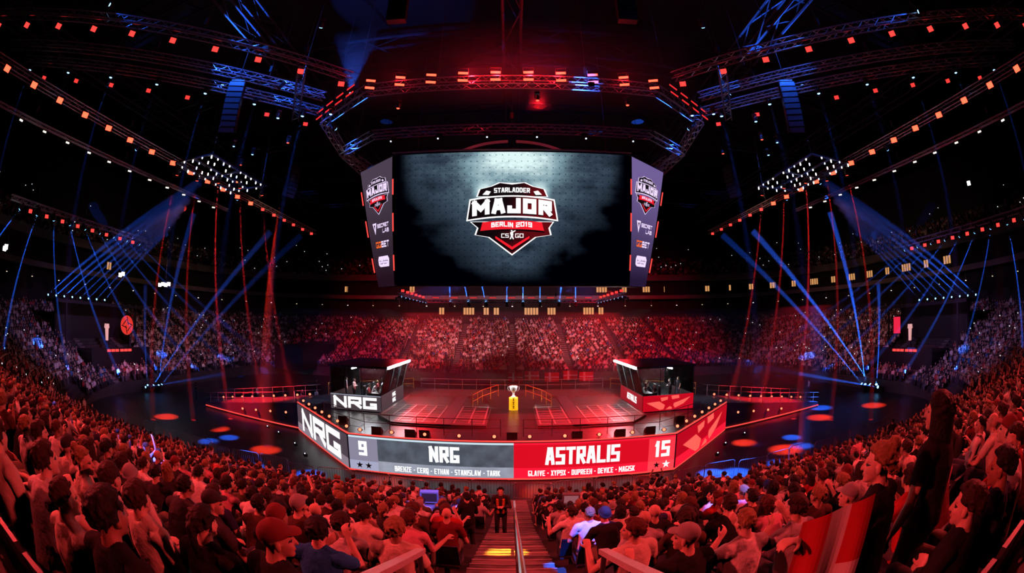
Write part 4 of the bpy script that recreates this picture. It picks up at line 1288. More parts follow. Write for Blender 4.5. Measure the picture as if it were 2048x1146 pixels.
# ------------------------------------------------------------------ people
def loft(mb, pts, radii, xaxis=Vector((1,0,0)), n=12, round_ends=False):
    """closed elliptical tube through pts; radii (rx, ry), rx along xaxis"""
    pts = [Vector(p) for p in pts]
    rings = []
    def ring(p, d, rx, ry):
        x = (xaxis - d*xaxis.dot(d))
        x = x.normalized() if x.length > 1e-3 else d.orthogonal().normalized()
        y = d.cross(x)
        return [p + x*(rx*cos(2*pi*k/n)) + y*(ry*sin(2*pi*k/n)) for k in range(n)]
    m = len(pts)
    for i, p in enumerate(pts):
        d = (pts[min(i+1, m-1)]-pts[max(i-1, 0)]).normalized()
        rx, ry = radii[i]
        if round_ends and i == 0:
            for a in (70, 40):
                rings.append(ring(p - d*(min(rx, ry)*sin(radians(a))), d, rx*cos(radians(a)), ry*cos(radians(a))))
        rings.append(ring(p, d, rx, ry))
        if round_ends and i == m-1:
            for a in (40, 70):
                rings.append(ring(p + d*(min(rx, ry)*sin(radians(a))), d, rx*cos(radians(a)), ry*cos(radians(a))))
    vs = [v for r in rings for v in r]
    fs = []
    for j in range(len(rings)-1):
        for k in range(n):
            fs.append((j*n+k, j*n+(k+1) % n, (j+1)*n+(k+1) % n, (j+1)*n+k))
    fs.append(tuple(range(n-1, -1, -1)))
    fs.append(tuple((len(rings)-1)*n+k for k in range(n)))
    mb.add(vs, fs)
def caps(mb, p0, p1, r0, r1, n=9):
    loft(mb, [p0, p1], [(r0, r0), (r1, r1)], Vector((0.3, 0.9, 0.2)), n, True)
def ellip(mb, c, r, R=None, n=12):
    vs, fs = [], []
    m = 8
    for i in range(1, m):
        ph = pi*i/m
        for k in range(n):
            v = Vector((r[0]*sin(ph)*cos(2*pi*k/n), r[1]*sin(ph)*sin(2*pi*k/n), r[2]*cos(ph)))
            vs.append((R @ v if R else v) + Vector(c))
    t_, b_ = Vector((0,0,r[2])), Vector((0,0,-r[2]))
    vs.append((R @ t_ if R else t_)+Vector(c)); vs.append((R @ b_ if R else b_)+Vector(c))
    T, B = len(vs)-2, len(vs)-1
    for i in range(m-2):
        for k in range(n):
            fs.append((i*n+k, (i+1)*n+k, (i+1)*n+(k+1) % n, i*n+(k+1) % n))
    for k in range(n):
        fs.append((T, k, (k+1) % n))
        fs.append((B, (m-2)*n+(k+1) % n, (m-2)*n+k))
    mb.add(vs, fs)

def remesh(mb, name, voxel, tris, smooth=3):
    """fuse the pieces into one continuous skin"""
    me = bpy.data.meshes.new(name+'_raw')
    me.from_pydata(mb.v, [], mb.f)
    o = bpy.data.objects.new(name+'_raw', me)
    COL.objects.link(o)
    r = o.modifiers.new('r', 'REMESH'); r.mode = 'VOXEL'; r.voxel_size = voxel
    s = o.modifiers.new('s', 'SMOOTH'); s.factor = 0.5; s.iterations = smooth
    dg = bpy.context.evaluated_depsgraph_get()
    cnt = len(o.evaluated_get(dg).data.polygons)*2
    d = o.modifiers.new('d', 'DECIMATE'); d.ratio = min(1.0, tris/max(cnt, 1))
    dg.update()
    out = bpy.data.meshes.new_from_object(o.evaluated_get(dg))
    out.name = name
    out.materials.clear()
    out.polygons.foreach_set('use_smooth', [True]*len(out.polygons))
    bpy.data.objects.remove(o); bpy.data.meshes.remove(me)
    return out

def hand(mb, W, d, nrm, sgn, curl=0.5):
    """palm, four fingers of different length and a thumb from the side of the palm"""
    d = d.normalized()
    lat = d.cross(nrm).normalized()*sgn
    nrm = lat.cross(d).normalized()*sgn
    loft(mb, [W, W+d*0.045, W+d*0.088], [(0.026, 0.019), (0.040, 0.016), (0.038, 0.012)], lat, 10, True)
    for k, (o, L) in enumerate(((-0.030, 0.060), (-0.010, 0.074), (0.011, 0.078), (0.031, 0.070))):
        a = W + d*0.086 + lat*o
        b = a + (d*cos(curl*0.6) - nrm*sin(curl*0.6))*(L*0.5)
        c = b + (d*cos(curl*1.9) - nrm*sin(curl*1.9))*(L*0.5)
        caps(mb, a, b, 0.0095, 0.0085, 7); caps(mb, b, c, 0.0085, 0.0072, 7)
    t0 = W + d*0.030 + lat*0.030
    t1 = t0 + (d*0.6 + lat*0.65 - nrm*0.25).normalized()*0.04
    t2 = t1 + (d*0.85 + lat*0.2 - nrm*0.4).normalized()*0.032
    caps(mb, t0, t1, 0.013, 0.011, 7); caps(mb, t1, t2, 0.011, 0.009, 7)

def figure(name, stand=False, lean=0.0, twist=0.0, yaw=0.0, nod=0.0, arms=None, longsleeve=False, female=False, knees=None, build=1.0, body_tris=5200, curls=(0.6, 0.6)):
    """one body in a pose: continuous skin mesh, shirt, trousers; faces +Y, stands on z = 0"""
    hz_ = 0.93 if stand else 0.53
    H = Vector((0, 0, hz_))
    s = Vector((0, sin(lean), cos(lean)))
    tw = Matrix.Rotation(twist, 3, 'Z')
    X = tw @ Vector((1, 0, 0))
    Fw = tw @ Vector((0, cos(lean), -sin(lean)))
    Nk = H + s*0.50
    k_ = 0.92 if female else 1.0
    shw = 0.185*k_*build
    HR = Matrix.Rotation(twist*0.5+yaw, 3, 'Z') @ Matrix.Rotation(-nod, 3, 'X')
    HC = Nk + s*0.085 + Vector((0, 0.02, 0.068)) + (HR @ Vector((0, 0.025, 0.0)))
    B, T, P = MB(), MB(), MB()
    torso_p = [H-s*0.06, H+s*0.08, H+s*0.20, H+s*0.34, H+s*0.44, H+s*0.495]
    torso_r = [(0.165, 0.125), (0.150, 0.115), (0.140, 0.108), (0.168*k_, 0.122), (0.150*k_, 0.092), (0.070, 0.066)]
    torso_r = [(a*build, b*build) for a, b in torso_r]
    loft(B, torso_p, torso_r, X, 16, True)
    loft(T, [H-s*0.07, H+s*0.06, H+s*0.20, H+s*0.34, H+s*0.45, H+s*0.525], [(a+g, b+g) for (a, b), g in zip(torso_r, (0.030, 0.024, 0.026, 0.016, 0.016, 0.012))], X, 18, False)
    for sg in (-1, 1):
        caps(B, Nk + s*0.02 + X*(sg*0.03), Nk - s*0.045 + X*(sg*shw*0.8), 0.044, 0.046, 8)
        caps(T, Nk + s*0.012 + X*(sg*0.045), Nk - s*0.045 + X*(sg*shw*0.8), 0.050, 0.058, 8)
    caps(B, Nk - s*0.03, HC + HR @ Vector((0, -0.025, -0.06)), 0.060*k_, 0.053*k_, 10)
    # head
    hp = lambda x, y, z: HC + HR @ Vector((x, y, z))
    ellip(B, hp(0, -0.014, 0.030), (0.075, 0.094, 0.087), HR, 16)
    ellip(B, hp(0, 0.026, -0.034), (0.060, 0.066, 0.080), HR, 16)
    ellip(B, hp(0, 0.060, -0.096), (0.032, 0.028, 0.022), HR)
    ellip(B, hp(0, 0.076, 0.022), (0.050, 0.016, 0.011), HR)
    caps(B, hp(0, 0.090, 0.006), hp(0, 0.106, -0.034), 0.008, 0.014, 8)
    ellip(B, hp(0, 0.086, -0.066), (0.023, 0.012, 0.010), HR)
    for sg in (-1, 1):
        ellip(B, hp(sg*0.078, -0.010, -0.014), (0.010, 0.020, 0.032), HR)
        ellip(B, hp(sg*0.036, 0.062, -0.030), (0.022, 0.020, 0.022), HR)
    # arms
    arms = arms or {}
    for sg, key in ((-1, 'L'), (1, 'R')):
        Sh = Nk - s*0.055 + X*(sg*shw)
        el, wr = arms.get(key, ((sg*0.27, 0.02, -0.27), (sg*0.16, 0.24, -0.34)))
        loc = lambda v: Nk + X*v[0] + Fw*v[1] + Vector((0, 0, v[2]))
        E_, W_ = loc(el), loc(wr)
        # keep arm lengths human
        E_ = Sh + (E_-Sh).normalized()*0.30
        W_ = E_ + (W_-E_).normalized()*0.255
        ellip(B, Sh, (0.062*build, 0.062, 0.060))
        caps(B, Sh, E_, 0.050*build, 0.041, 10)
        loft(B, [E_, E_.lerp(W_, 0.3), W_], [(0.041, 0.041), (0.041, 0.040), (0.029, 0.024)], X, 10, True)
        dW = (W_-E_).normalized()
        nrm = arms.get('n'+key, Vector((0, 0, 1)))
        nrm = Vector(nrm)
        if abs(nrm.normalized().dot(dW)) > 0.92: nrm = Vector((0, 1, 0.2))
        hand(B, W_, dW, nrm, sg, curls[0] if sg < 0 else curls[1])
        ellip(T, Sh + X*(sg*-0.012), (0.080*build, 0.080, 0.072))
        if longsleeve:
            loft(T, [Sh, E_, E_.lerp(W_, 0.35), W_.lerp(E_, 0.06)], [(0.068*build, 0.066), (0.056, 0.056), (0.055, 0.053), (0.040, 0.038)], X, 12)
            ellip(T, E_, (0.056, 0.056, 0.056))
        else:
            loft(T, [Sh, Sh.lerp(E_, 0.62)], [(0.069*build, 0.067), (0.068, 0.066)], X, 12)
    # legs
    for sg in (-1, 1):
        if stand:
            hp_, kn, an = Vector((sg*0.095, 0, 0.90)), Vector((sg*0.105, 0.02, 0.49)), Vector((sg*0.11, -0.02, 0.085))
        else:
            kx = (knees or (0.13, 0.13))[0 if sg < 0 else 1]
            hp_, kn, an = Vector((sg*0.095, 0.0, 0.52)), Vector((sg*kx, 0.43, 0.53)), Vector((sg*kx, 0.40, 0.085))
        caps(B, hp_, kn, 0.078, 0.054, 10)
        loft(B, [kn, kn.lerp(an, 0.3), an], [(0.054, 0.054), (0.053, 0.055), (0.034, 0.036)], Vector((1,0,0)), 10, True)
        loft(B, [an+Vector((0, -0.06, -0.045)), an+Vector((0, 0.04, -0.045)), an+Vector((sg*0.01, 0.15, -0.055))], [(0.036, 0.038), (0.043, 0.038), (0.040, 0.026)], Vector((1,0,0)), 10, True)
        ellip(P, hp_, (0.098, 0.105, 0.10))
        loft(P, [hp_, kn], [(0.094, 0.094), (0.070, 0.070)], Vector((1,0,0)), 14)
        ellip(P, kn, (0.070, 0.070, 0.070))
        loft(P, [kn, kn.lerp(an, 0.3), an], [(0.069, 0.069), (0.067, 0.069), (0.056, 0.058)], Vector((1,0,0)), 14)
    loft(P, [H-s*0.09, H+s*0.02, H+s*0.08], [(0.17*build, 0.13*build), (0.176*build, 0.135*build), (0.160*build, 0.122*build)], X, 16, True)
    body = remesh(B, name+'_body', 0.0066, body_tris, 3)
    shirt = remesh(T, name+'_shirt', 0.011, 1100, 4)
    trous = remesh(P, name+'_trousers', 0.012, 700, 3)
    # paint eyes, lips, brows and shoes by place on the body
    HRi = HR.transposed()
    mi = []
    for p in body.polygons:
        c = p.center
        m_ = 0
        if c.z < 0.105 and not (stand and False): m_ = 1
        q = HRi @ (c - HC)
        if q.y > 0.055:
            for sg in (-1, 1):
                if abs(q.x-sg*0.031) < 0.014 and abs(q.z-0.0) < 0.007: m_ = 2
            if abs(q.x) < 0.022 and abs(q.z+0.067) < 0.008 and q.y > 0.07: m_ = 3
        mi.append(m_)
    for _ in range(4): body.materials.append(None)
    body.polygons.foreach_set('material_index', mi)
    shirt.materials.append(None); trous.materials.append(None)
    HM = Matrix.Translation(HC) @ HR.to_4x4()
    return dict(body=body, shirt=shirt, trousers=trous, head=HM, neck=Nk, X=X, F=Fw)

# hair and headgear in the head's own frame
def on_scalp(az, el, k=1.0):
    return Vector((0.077*k*cos(el)*sin(az), -0.014+0.097*k*cos(el)*cos(az), 0.030+0.090*k*sin(el)))
def hair_mesh(kind):
    r = random.Random({'short': 1, 'crop': 2, 'curly': 3, 'long': 4, 'bun': 5, 'cap': 6, 'tail': 7, 'beanie': 8, 'fringe': 9}[kind])
    mb = MB()
    if kind in ('short', 'crop', 'curly', 'long', 'bun', 'tail', 'fringe'):
        rad = {'short': 0.017, 'crop': 0.011, 'curly': 0.024, 'long': 0.016, 'bun': 0.015, 'tail': 0.015, 'fringe': 0.018}[kind]
        off = {'short': 1.06, 'crop': 1.02, 'curly': 1.12, 'long': 1.05, 'bun': 1.04, 'tail': 1.04, 'fringe': 1.08}[kind]
        ellip(mb, (0, -0.024, 0.040), (0.076*1.015, 0.090, 0.083), None, 16)
        for i in range(230):
            az, el = r.uniform(-pi, pi), r.uniform(-0.55, 1.5)
            front = cos(az)
            lim = 0.62 if front > 0.55 else (0.15 if front > 0.0 else (-0.25 if front > -0.55 else -0.55))
            if el < lim: continue
            p = on_scalp(az, el, off + r.uniform(-0.02, 0.04))
            flow = Vector((sin(az)*0.5, -0.6, -0.35)) + Vector((r.uniform(-1, 1), r.uniform(-1, 1), r.uniform(-1, 1)))*(1.2 if kind == 'curly' else 0.4)
            flow = flow.normalized()*(0.012 if kind in ('crop', 'curly') else 0.030)
            caps(mb, p, p+flow, rad, rad*0.55, 6)
    if kind == 'long':
        for i in range(46):
            az = r.uniform(pi*0.42, pi*1.58)
            p = on_scalp(az, 0.0, 1.06)
            q = Vector((p.x*1.12, p.y-0.012, -0.12))
            e = Vector((p.x*1.25+r.uniform(-.01,.01), p.y-0.025, -0.25-r.uniform(0, 0.08)))
            caps(mb, p, q, 0.017, 0.018, 6); caps(mb, q, e, 0.018, 0.008, 6)
    if kind == 'bun':
        ellip(mb, (0, -0.085, 0.120), (0.048, 0.048, 0.044))
        for i in range(16):
            a = 2*pi*i/16
            caps(mb, (0.035*cos(a), -0.085+0.035*sin(a), 0.115), (0.020*cos(a+1), -0.085+0.02*sin(a+1), 0.155), 0.017, 0.012, 6)
    if kind == 'tail':
        pts = [Vector((0, -0.105, 0.055)), Vector((0, -0.150, 0.03)), Vector((0.005, -0.160, -0.08)), Vector((0.0, -0.145, -0.22))]
        loft(mb, pts, [(0.022, 0.022), (0.034, 0.030), (0.036, 0.030), (0.010, 0.010)], Vector((1,0,0)), 10, True)
    if kind == 'cap':
        ellip(mb, (0, -0.014, 0.045), (0.084, 0.104, 0.090), None, 18)
        pts = [Vector((0, 0.06, 0.052)), Vector((0, 0.12, 0.048)), Vector((0, 0.165, 0.036))]
        loft(mb, pts, [(0.070, 0.008), (0.066, 0.008), (0.040, 0.007)], Vector((1,0,0)), 14)
        ellip(mb, (0, -0.014, 0.135), (0.012, 0.012, 0.008))
        me = remesh(mb, 'cap', 0.007, 1100, 2)
    elif kind == 'beanie':
        ellip(mb, (0, -0.022, 0.052), (0.086, 0.104, 0.098), None, 18)
        for i in range(20):
            a, b = 2*pi*i/20, 2*pi*(i+1)/20
            caps(mb, (0.086*cos(a), -0.020+0.104*sin(a), 0.040+0.022*sin(a)), (0.086*cos(b), -0.020+0.104*sin(b), 0.040+0.022*sin(b)), 0.014, 0.014, 6)
        me = remesh(mb, 'beanie', 0.007, 1100, 2)
    else:
        me = remesh(mb, 'hair', 0.0085, 1500, 1)
    if kind in ('cap',):
        # cut the dome below the brim line so the face stays free
        bm = bmesh.new(); bm.from_mesh(me)
        bmesh.ops.bisect_plane(bm, geom=bm.verts[:]+bm.edges[:]+bm.faces[:], plane_co=(0, 0, 0.030), plane_no=(0, -0.12, 1), clear_inner=True)
        bm.to_mesh(me); bm.free()
    me.materials.append(None)
    return me
HAIR = {k: hair_mesh(k) for k in ('short', 'crop', 'curly', 'long', 'bun', 'cap', 'tail', 'beanie', 'fringe')}
HAIRNAME = {'short': 'short %s hair', 'crop': 'cropped %s hair', 'curly': 'curly %s hair', 'long': 'long %s hair', 'bun': '%s hair in a bun', 'cap': '%s cap', 'tail': '%s ponytail', 'beanie': '%s beanie', 'fringe': 'thick %s hair', None: 'bald head'}

FIG = {
 'rest':   figure('rest', lean=0.06),
 'back':   figure('back', lean=-0.14, yaw=0.25, arms={'L': ((-0.26, 0.05, -0.28), (-0.02, 0.22, -0.26)), 'R': ((0.26, 0.05, -0.28), (0.03, 0.20, -0.30))}, longsleeve=True),
 'fwd':    figure('fwd', lean=0.48, nod=-0.18, arms={'L': ((-0.24, 0.16, -0.26), (-0.06, 0.38, -0.26)), 'R': ((0.24, 0.16, -0.26), (0.06, 0.38, -0.27))}, longsleeve=True, build=1.04),
 'lookr':  figure('lookr', lean=0.10, twist=-0.35, yaw=-0.75, arms={'R': ((0.30, 0.06, -0.24), (0.36, 0.26, -0.20))}),
 'lookl':  figure('lookl', lean=0.04, twist=0.3, yaw=0.8, arms={'L': ((-0.31, 0.10, -0.22), (-0.30, 0.30, -0.14))}, build=1.06),
 'phone':  figure('phone', lean=0.12, arms={'R': ((0.24, 0.20, -0.20), (0.13, 0.32, 0.02)), 'L': ((-0.25, 0.18, -0.22), (-0.02, 0.30, -0.02)), 'nR': (0, -1, 0), 'nL': (0, -1, 0)}, nod=0.1, longsleeve=False),
 'chin':   figure('chin', lean=0.34, nod=-0.1, yaw=-0.15, arms={'R': ((0.22, 0.24, -0.26), (0.06, 0.24, -0.02)), 'L': ((-0.24, 0.16, -0.28), (0.02, 0.36, -0.28))}, female=True),
 'cheer':  figure('cheer', lean=0.0, nod=0.1, arms={'R': ((0.34, 0.10, 0.10), (0.28, 0.14, 0.38)), 'L': ((-0.34, 0.10, 0.10), (-0.26, 0.14, 0.38)), 'nR': (0, 1, 0), 'nL': (0, 1, 0)}, curls=(0.2, 0.2)),
 'stand':  figure('stand', stand=True, lean=0.02, arms={'L': ((-0.26, 0.0, -0.30), (-0.25, 0.08, -0.55)), 'R': ((0.26, 0.0, -0.30), (0.25, 0.08, -0.55))}),
 'standw': figure('standw', stand=True, lean=0.05, female=True, yaw=0.35, arms={'L': ((-0.36, 0.10, -0.14), (-0.60, 0.16, -0.10)), 'R': ((0.27, 0.05, -0.28), (0.10, 0.25, -0.30))}, build=0.95),
 'standc': figure('standc', stand=True, lean=0.04, nod=-0.15, arms={'L': ((-0.25, 0.06, -0.28), (-0.04, 0.24, -0.24)), 'R': ((0.25, 0.06, -0.28), (0.04, 0.25, -0.25))}, longsleeve=True),
}

SKIN = [mat('skin_%d' % i, c, 0.55, noise=0.06, nscale=30) for i, c in enumerate(((0.62, 0.40, 0.30), (0.52, 0.32, 0.23), (0.70, 0.48, 0.38), (0.34, 0.19, 0.13)))]
M_shoe = mat('shoe', (0.05, 0.05, 0.055), 0.6)
M_eye = mat('eye_dark', (0.03, 0.02, 0.02), 0.3)
M_lip = mat('lips', (0.45, 0.18, 0.15), 0.5)
SHIRTS = {'white': (0.78, 0.76, 0.74), 'pale grey': (0.45, 0.44, 0.45), 'black': (0.018, 0.018, 0.020), 'charcoal': (0.05, 0.05, 0.055), 'red': (0.45, 0.04, 0.04), 'navy': (0.03, 0.04, 0.10), 'cream': (0.66, 0.58, 0.48), 'dark brown': (0.09, 0.05, 0.035), 'olive': (0.10, 0.10, 0.05), 'maroon': (0.16, 0.02, 0.03), 'bright blue': (0.02, 0.16, 0.42), 'pink': (0.65, 0.30, 0.36)}
M_SHIRT = {k: mat('cloth_'+k.replace(' ', '_'), c, 0.9, noise=0.10, nscale=7, bump=0.9, spec=0.15) for k, c in SHIRTS.items()}
PANTS = [mat('trousers_%d' % i, c, 0.85, noise=0.12, nscale=10) for i, c in enumerate(((0.03, 0.035, 0.06), (0.02, 0.02, 0.022), (0.08, 0.08, 0.10), (0.16, 0.13, 0.09)))]
HAIRC = {'brown': (0.032, 0.018, 0.011), 'dark': (0.010, 0.008, 0.007), 'fair': (0.26, 0.17, 0.08), 'auburn': (0.08, 0.03, 0.016), 'black': (0.008, 0.008, 0.008)}
M_HAIR = {k: mat('hair_'+k, c, 0.6, noise=0.2, nscale=40, bump=0.5, spec=0.25) for k, c in HAIRC.items()}
M_CAP = {'black': mat('cap_black', (0.02, 0.02, 0.022), 0.8), 'red': mat('cap_red', (0.16, 0.02, 0.02), 0.8), 'grey': mat('cap_grey', (0.3, 0.3, 0.3), 0.8)}

def slot(o, i, m):
    o.material_slots[i].link = 'OBJECT'
    o.material_slots[i].material = m
def person(pose, M, label, shirt='white', hair='short', hairc='brown', skin=0, pants=0, group=None, head_scale=1.0):
    g = FIG[pose]
    o = place('person', g['body'], None, M)
    tag(o, label, 'person', group)
    for i, m in enumerate((SKIN[skin], M_shoe, M_eye, M_lip)): slot(o, i, m)
    s_ = place('shirt', g['shirt'], o); slot(s_, 0, M_SHIRT[shirt])
    p_ = place('trousers', g['trousers'], o); slot(p_, 0, PANTS[pants])
    if hair:
        h_ = place('cap' if hair in ('cap', 'beanie') else 'hair', HAIR[hair], o, g['head'])
        slot(h_, 0, M_CAP[hairc] if hair in ('cap', 'beanie') else M_HAIR[hairc])
    return o
def stance(x, y, z, rz=0.0, k=1.0):
    return Matrix.Translation((x, y, z)) @ Matrix.Rotation(rz, 4, 'Z') @ Matrix.Scale(k, 4)

# arena seat
_sp = MB()
_sp.add([(-0.22,-0.20,0.38),(0.22,-0.20,0.38),(0.22,0.22,0.41),(-0.22,0.22,0.41),(-0.22,-0.20,0.425),(0.22,-0.20,0.425),(0.22,0.22,0.45),(-0.22,0.22,0.45)], [(0,3,2,1),(4,5,6,7),(0,1,5,4),(1,2,6,5),(2,3,7,6),(3,0,4,7)])
PSEAT = _sp.mesh('seat_pan', M_seat)
_sb = MB()
_sb.add([(-0.22,-0.22,0.44),(0.22,-0.22,0.44),(0.20,-0.30,0.84),(-0.20,-0.30,0.84),(-0.22,-0.26,0.44),(0.22,-0.26,0.44),(0.20,-0.34,0.84),(-0.20,-0.34,0.84)], [(0,1,2,3),(7,6,5,4),(0,4,5,1),(1,5,6,2),(2,6,7,3),(3,7,4,0)])
PBACK = _sb.mesh('backrest', M_seat)
PSTAND = MB().box((-0.04,-0.22,0.0),(0.04,-0.12,0.40)).box((-0.20,-0.25,0.36),(0.20,-0.15,0.40)).mesh('seat_bracket', M_steel)

# ------------------------------------------------------------------ who sits where
def frame_xy(p):
    """where a point falls in the picture, only used to leave out seats nobody can see"""
    v = Vector(p) - Vector((0, 0, EYE))
    v.normalize()
    c, s_ = cos(radians(5)), sin(radians(5))
    y, z = v.y*c + v.z*s_, -v.y*s_ + v.z*c
    th = math.acos(max(-1, min(1, y)))
    r = 2*853.3*sin(th/2)
    n = hypot(v.x, z) or 1
    return 1024 + r*v.x/n, 573 - r*z/n
def in_view(p, m=60):
    x, y = frame_xy(p)
    return -m < x < 2048+m and -m < y < 1146+m*1.5

AISLE_X = (0.0, 9.6, 19.2, 28.6)
AISLE_Y = (30.5, 38.0, 50.0, 57.5)
def in_aisle(x, y):
    if y < YN + 0.01 or y > YF - 0.01:
        for a in AISLE_X:
            w = 1.0 if (a == 0 and y < YN) else 0.7
            if abs(abs(x)-a) < w: return True
    elif abs(x) > A0 - 1:
        for a in AISLE_Y:
            if abs(y-a) < 0.7: return True
    return False
SPOTS = []
for i in range(NROW):
    d = 0.42 + i*PITCH
    for (x, y, nx, ny, s) in ring_walk(d, 0.55):
        z = bowl_z(i*PITCH+0.4, y) if True else 0
        if in_aisle(x, y): continue
        if y < -1.5: continue
        if i < 4 and y < 24: continue
        if y > 28 and y < 40 and 46.7 < abs(x) < 57: continue            # the end platforms stand here
        if -40 < x < -33 and y > 60 and 3 < i < 12: continue            # gangway mouth
        if not in_view((x, y, z+1.0)): continue
        SPOTS.append([x, y, z, nx, ny, i, hypot(x, y, z+1.1-EYE)])
STANDING = [(1.98, 1.42), (2.66, 1.43), (1.45, 1.3), (-2.3, 11.2), (1.75, 11.9), (-1.05, 9.4)]
SPOTS = [s for s in SPOTS if s[6] > (1.45 if abs(s[0]) > 1.25 and s[1] < 1.6 else 1.9) and all(hypot(s[0]-a, s[1]-b) > 0.5 for a, b in STANDING)]

# persons of the photograph that can be singled out: (x, y), pose, shirt, hair, hair colour, skin, turn, label
HEROES = [
 ((-4.5, 1.4), 'rest', 'cream', 'fringe', 'brown', 2, 0.0, 'spectator in cream t-shirt at the left picture edge, looking at the stage'),
 ((-2.9, 1.45), 'rest', 'white', 'curly', 'brown', 0, 0.15, 'spectator with curly brown hair and white t-shirt, near row left of aisle'),
 ((-2.35, 2.25), 'lookr', 'charcoal', 'cap', 'black', 0, 0.0, 'spectator in charcoal t-shirt and black cap turning right, left of aisle'),
 ((-1.95, 1.45), 'rest', 'black', 'tail', 'dark', 2, 0.0, 'spectator in black with dark ponytail beside the left handrail'),
 ((-3.4, 2.25), 'back', 'white', 'beanie', 'grey', 1, 0.0, 'spectator in white long sleeves with grey beanie, left stand'),
 ((-1.35, 2.25), 'phone', 'bright blue', 'short', 'dark', 0, 0.0, 'spectator in bright blue t-shirt close to the left handrail'),
 ((-1.8, 3.1), 'rest', 'white', 'short', 'brown', 0, 0.1, 'spectator in white t-shirt with short brown hair behind the left handrail'),
 ((-1.75, 3.95), 'chin', 'cream', 'curly', 'brown', 1, -0.1, 'spectator with curly brown hair in cream top, chin on hand'),
 ((-1.4, 4.8), 'lookr', 'dark brown', 'short', 'brown', 0, -0.2, 'spectator in dark brown shirt with face turned right, left of aisle'),
 ((-1.2, 5.65), 'rest', 'maroon', None, None, 0, 0.0, 'bald spectator in maroon shirt, left of the aisle'),
 ((-1.05, 4.0), 'fwd', 'pink', 'fringe', 'auburn', 0, 0.0, 'spectator in pink sweater with auburn hair by the left handrail end'),
 ((1.25, 4.0), 'rest', 'pale grey', None, None, 1, 0.0, 'bald spectator in pale grey t-shirt by the right handrail end'),
 ((1.15, 4.85), 'fwd', 'black', 'beanie', 'black', 0, 0.25, 'spectator in black hoodie and beanie leaning forward, right of aisle'),
 ((1.7, 3.1), 'chin', 'dark brown', 'short', 'brown', 0, -0.2, 'spectator in brown shirt resting chin on hand, right of aisle'),
 ((1.95, 2.3), 'phone', 'white', 'crop', 'fair', 2, 0.1, 'fair cropped spectator in white t-shirt holding up a phone, right of aisle'),
 ((2.5, 2.35), 'phone', 'pale grey', 'fringe', 'brown', 0, 0.15, 'spectator in pale grey shirt with thick brown hair filming by phone'),
 ((3.3, 1.0), 'lookl', 'white', 'short', 'brown', 0, 0.25, 'spectator in white t-shirt at the right edge looking left'),
 ((2.75, 0.9), 'back', 'navy', 'short', 'black', 3, 0.0, 'spectator in navy top with black hair, right near corner'),
 ((4.0, 6.4), 'rest', 'white', 'short', 'fair', 0, 0.0, 'spectator caught in a blue beam, right stand'),
 ((-8.5, 7.0), 'rest', 'white', 'crop', 'brown', 0, 0.0, 'spectator caught in a blue beam, left stand'),
 ((-14.9, 7.1), 'rest', 'pale grey', 'short', 'brown', 0, 0.0, 'distant spectator lit blue in left stand'),
 ((1.2, 5.7), 'rest', 'white', 'crop', 'fair', 0, 0.0, 'spectator lit blue beside the aisle stairs'),
 ((3.3, 6.4), 'lookl', 'red', 'long', 'auburn', 2, 0.0, 'spectator with long auburn hair next to the blue-lit person'),
]
taken = {}
for hi, h_ in enumerate(HEROES):
    (hx, hy_) = h_[0]
    best = min((k for k in range(len(SPOTS)) if k not in taken), key=lambda k: (SPOTS[k][0]-hx)**2+(SPOTS[k][1]-hy_)**2)
    taken[best] = hi
order = sorted(range(len(SPOTS)), key=lambda k: SPOTS[k][6])
crowd_rng = random.Random(42)
near_idx, mid_idx = [], []
SEATS_NEAR = []
for k in order:
    if len(near_idx) < 268:
        SEATS_NEAR.append(k)
        if k in taken or crowd_rng.random() < 0.95: near_idx.append(k)
    else:
        mid_idx.append(k)
POSES = ['rest']*4 + ['back']*3 + ['fwd']*3 + ['lookr', 'lookl', 'phone', 'chin', 'chin', 'lookl']
SH = ['white']*6 + ['pale grey']*2 + ['black']*9 + ['charcoal']*5 + ['red']*2 + ['navy']*2 + ['cream']*2 + ['dark brown']*2 + ['olive', 'maroon', 'maroon', 'pink']
HR_ = ['short']*5 + ['crop']*4 + ['fringe']*4 + ['curly']*2 + ['long']*3 + ['tail', 'bun', 'cap', 'cap', 'beanie', None]
HC_ = ['brown']*4 + ['dark']*4 + ['fair']*2 + ['auburn', 'black']
rows_lr = {}
for k in sorted(SEATS_NEAR, key=lambda k: (SPOTS[k][5], abs(SPOTS[k][0]))):
    s_ = SPOTS[k]
    key = (s_[5], s_[0] > 0)
    rows_lr[key] = rows_lr.get(key, 0) + 1
    s_.append(rows_lr[key])
PERSON_OF = {}
for k in near_idx:
    x, y, z, nx, ny, i, dist, nth = SPOTS[k]
    rz = atan2(-nx, ny)
    side = 'right' if x > 0 else 'left'
    if k in taken:
        _, pose, shirt, hair, hc, sk, turn, label = HEROES[taken[k]]
        kk = 1.0
    else:
        r = crowd_rng
        pose = r.choice(POSES)
        shirt, hair, hc = r.choice(SH), r.choice(HR_), r.choice(HC_)
        if hair in ('cap', 'beanie'): hc = r.choice(('black', 'red', 'grey'))
        if dist < 2.3: shirt, hc, pose = 'black', ('black' if hair in ('cap', 'beanie') else 'dark'), 'rest'
        sk = r.choice((0, 0, 0, 1, 1, 2, 3)); turn = r.uniform(-0.18, 0.18); kk = r.uniform(0.94, 1.05)
        hd = HAIRNAME[hair] % hc if hair else 'bald head'
        label = 'spectator in %s, %s, %s row, %s %s of aisle' % (shirt, hd, ordw(i), ordw(nth-1), side)
    PERSON_OF[k] = person(pose, stance(x, y, z+0.02, rz+turn, kk), label, shirt, hair, hc, sk, crowd_rng.randrange(4), 'seated spectators in the near stand')
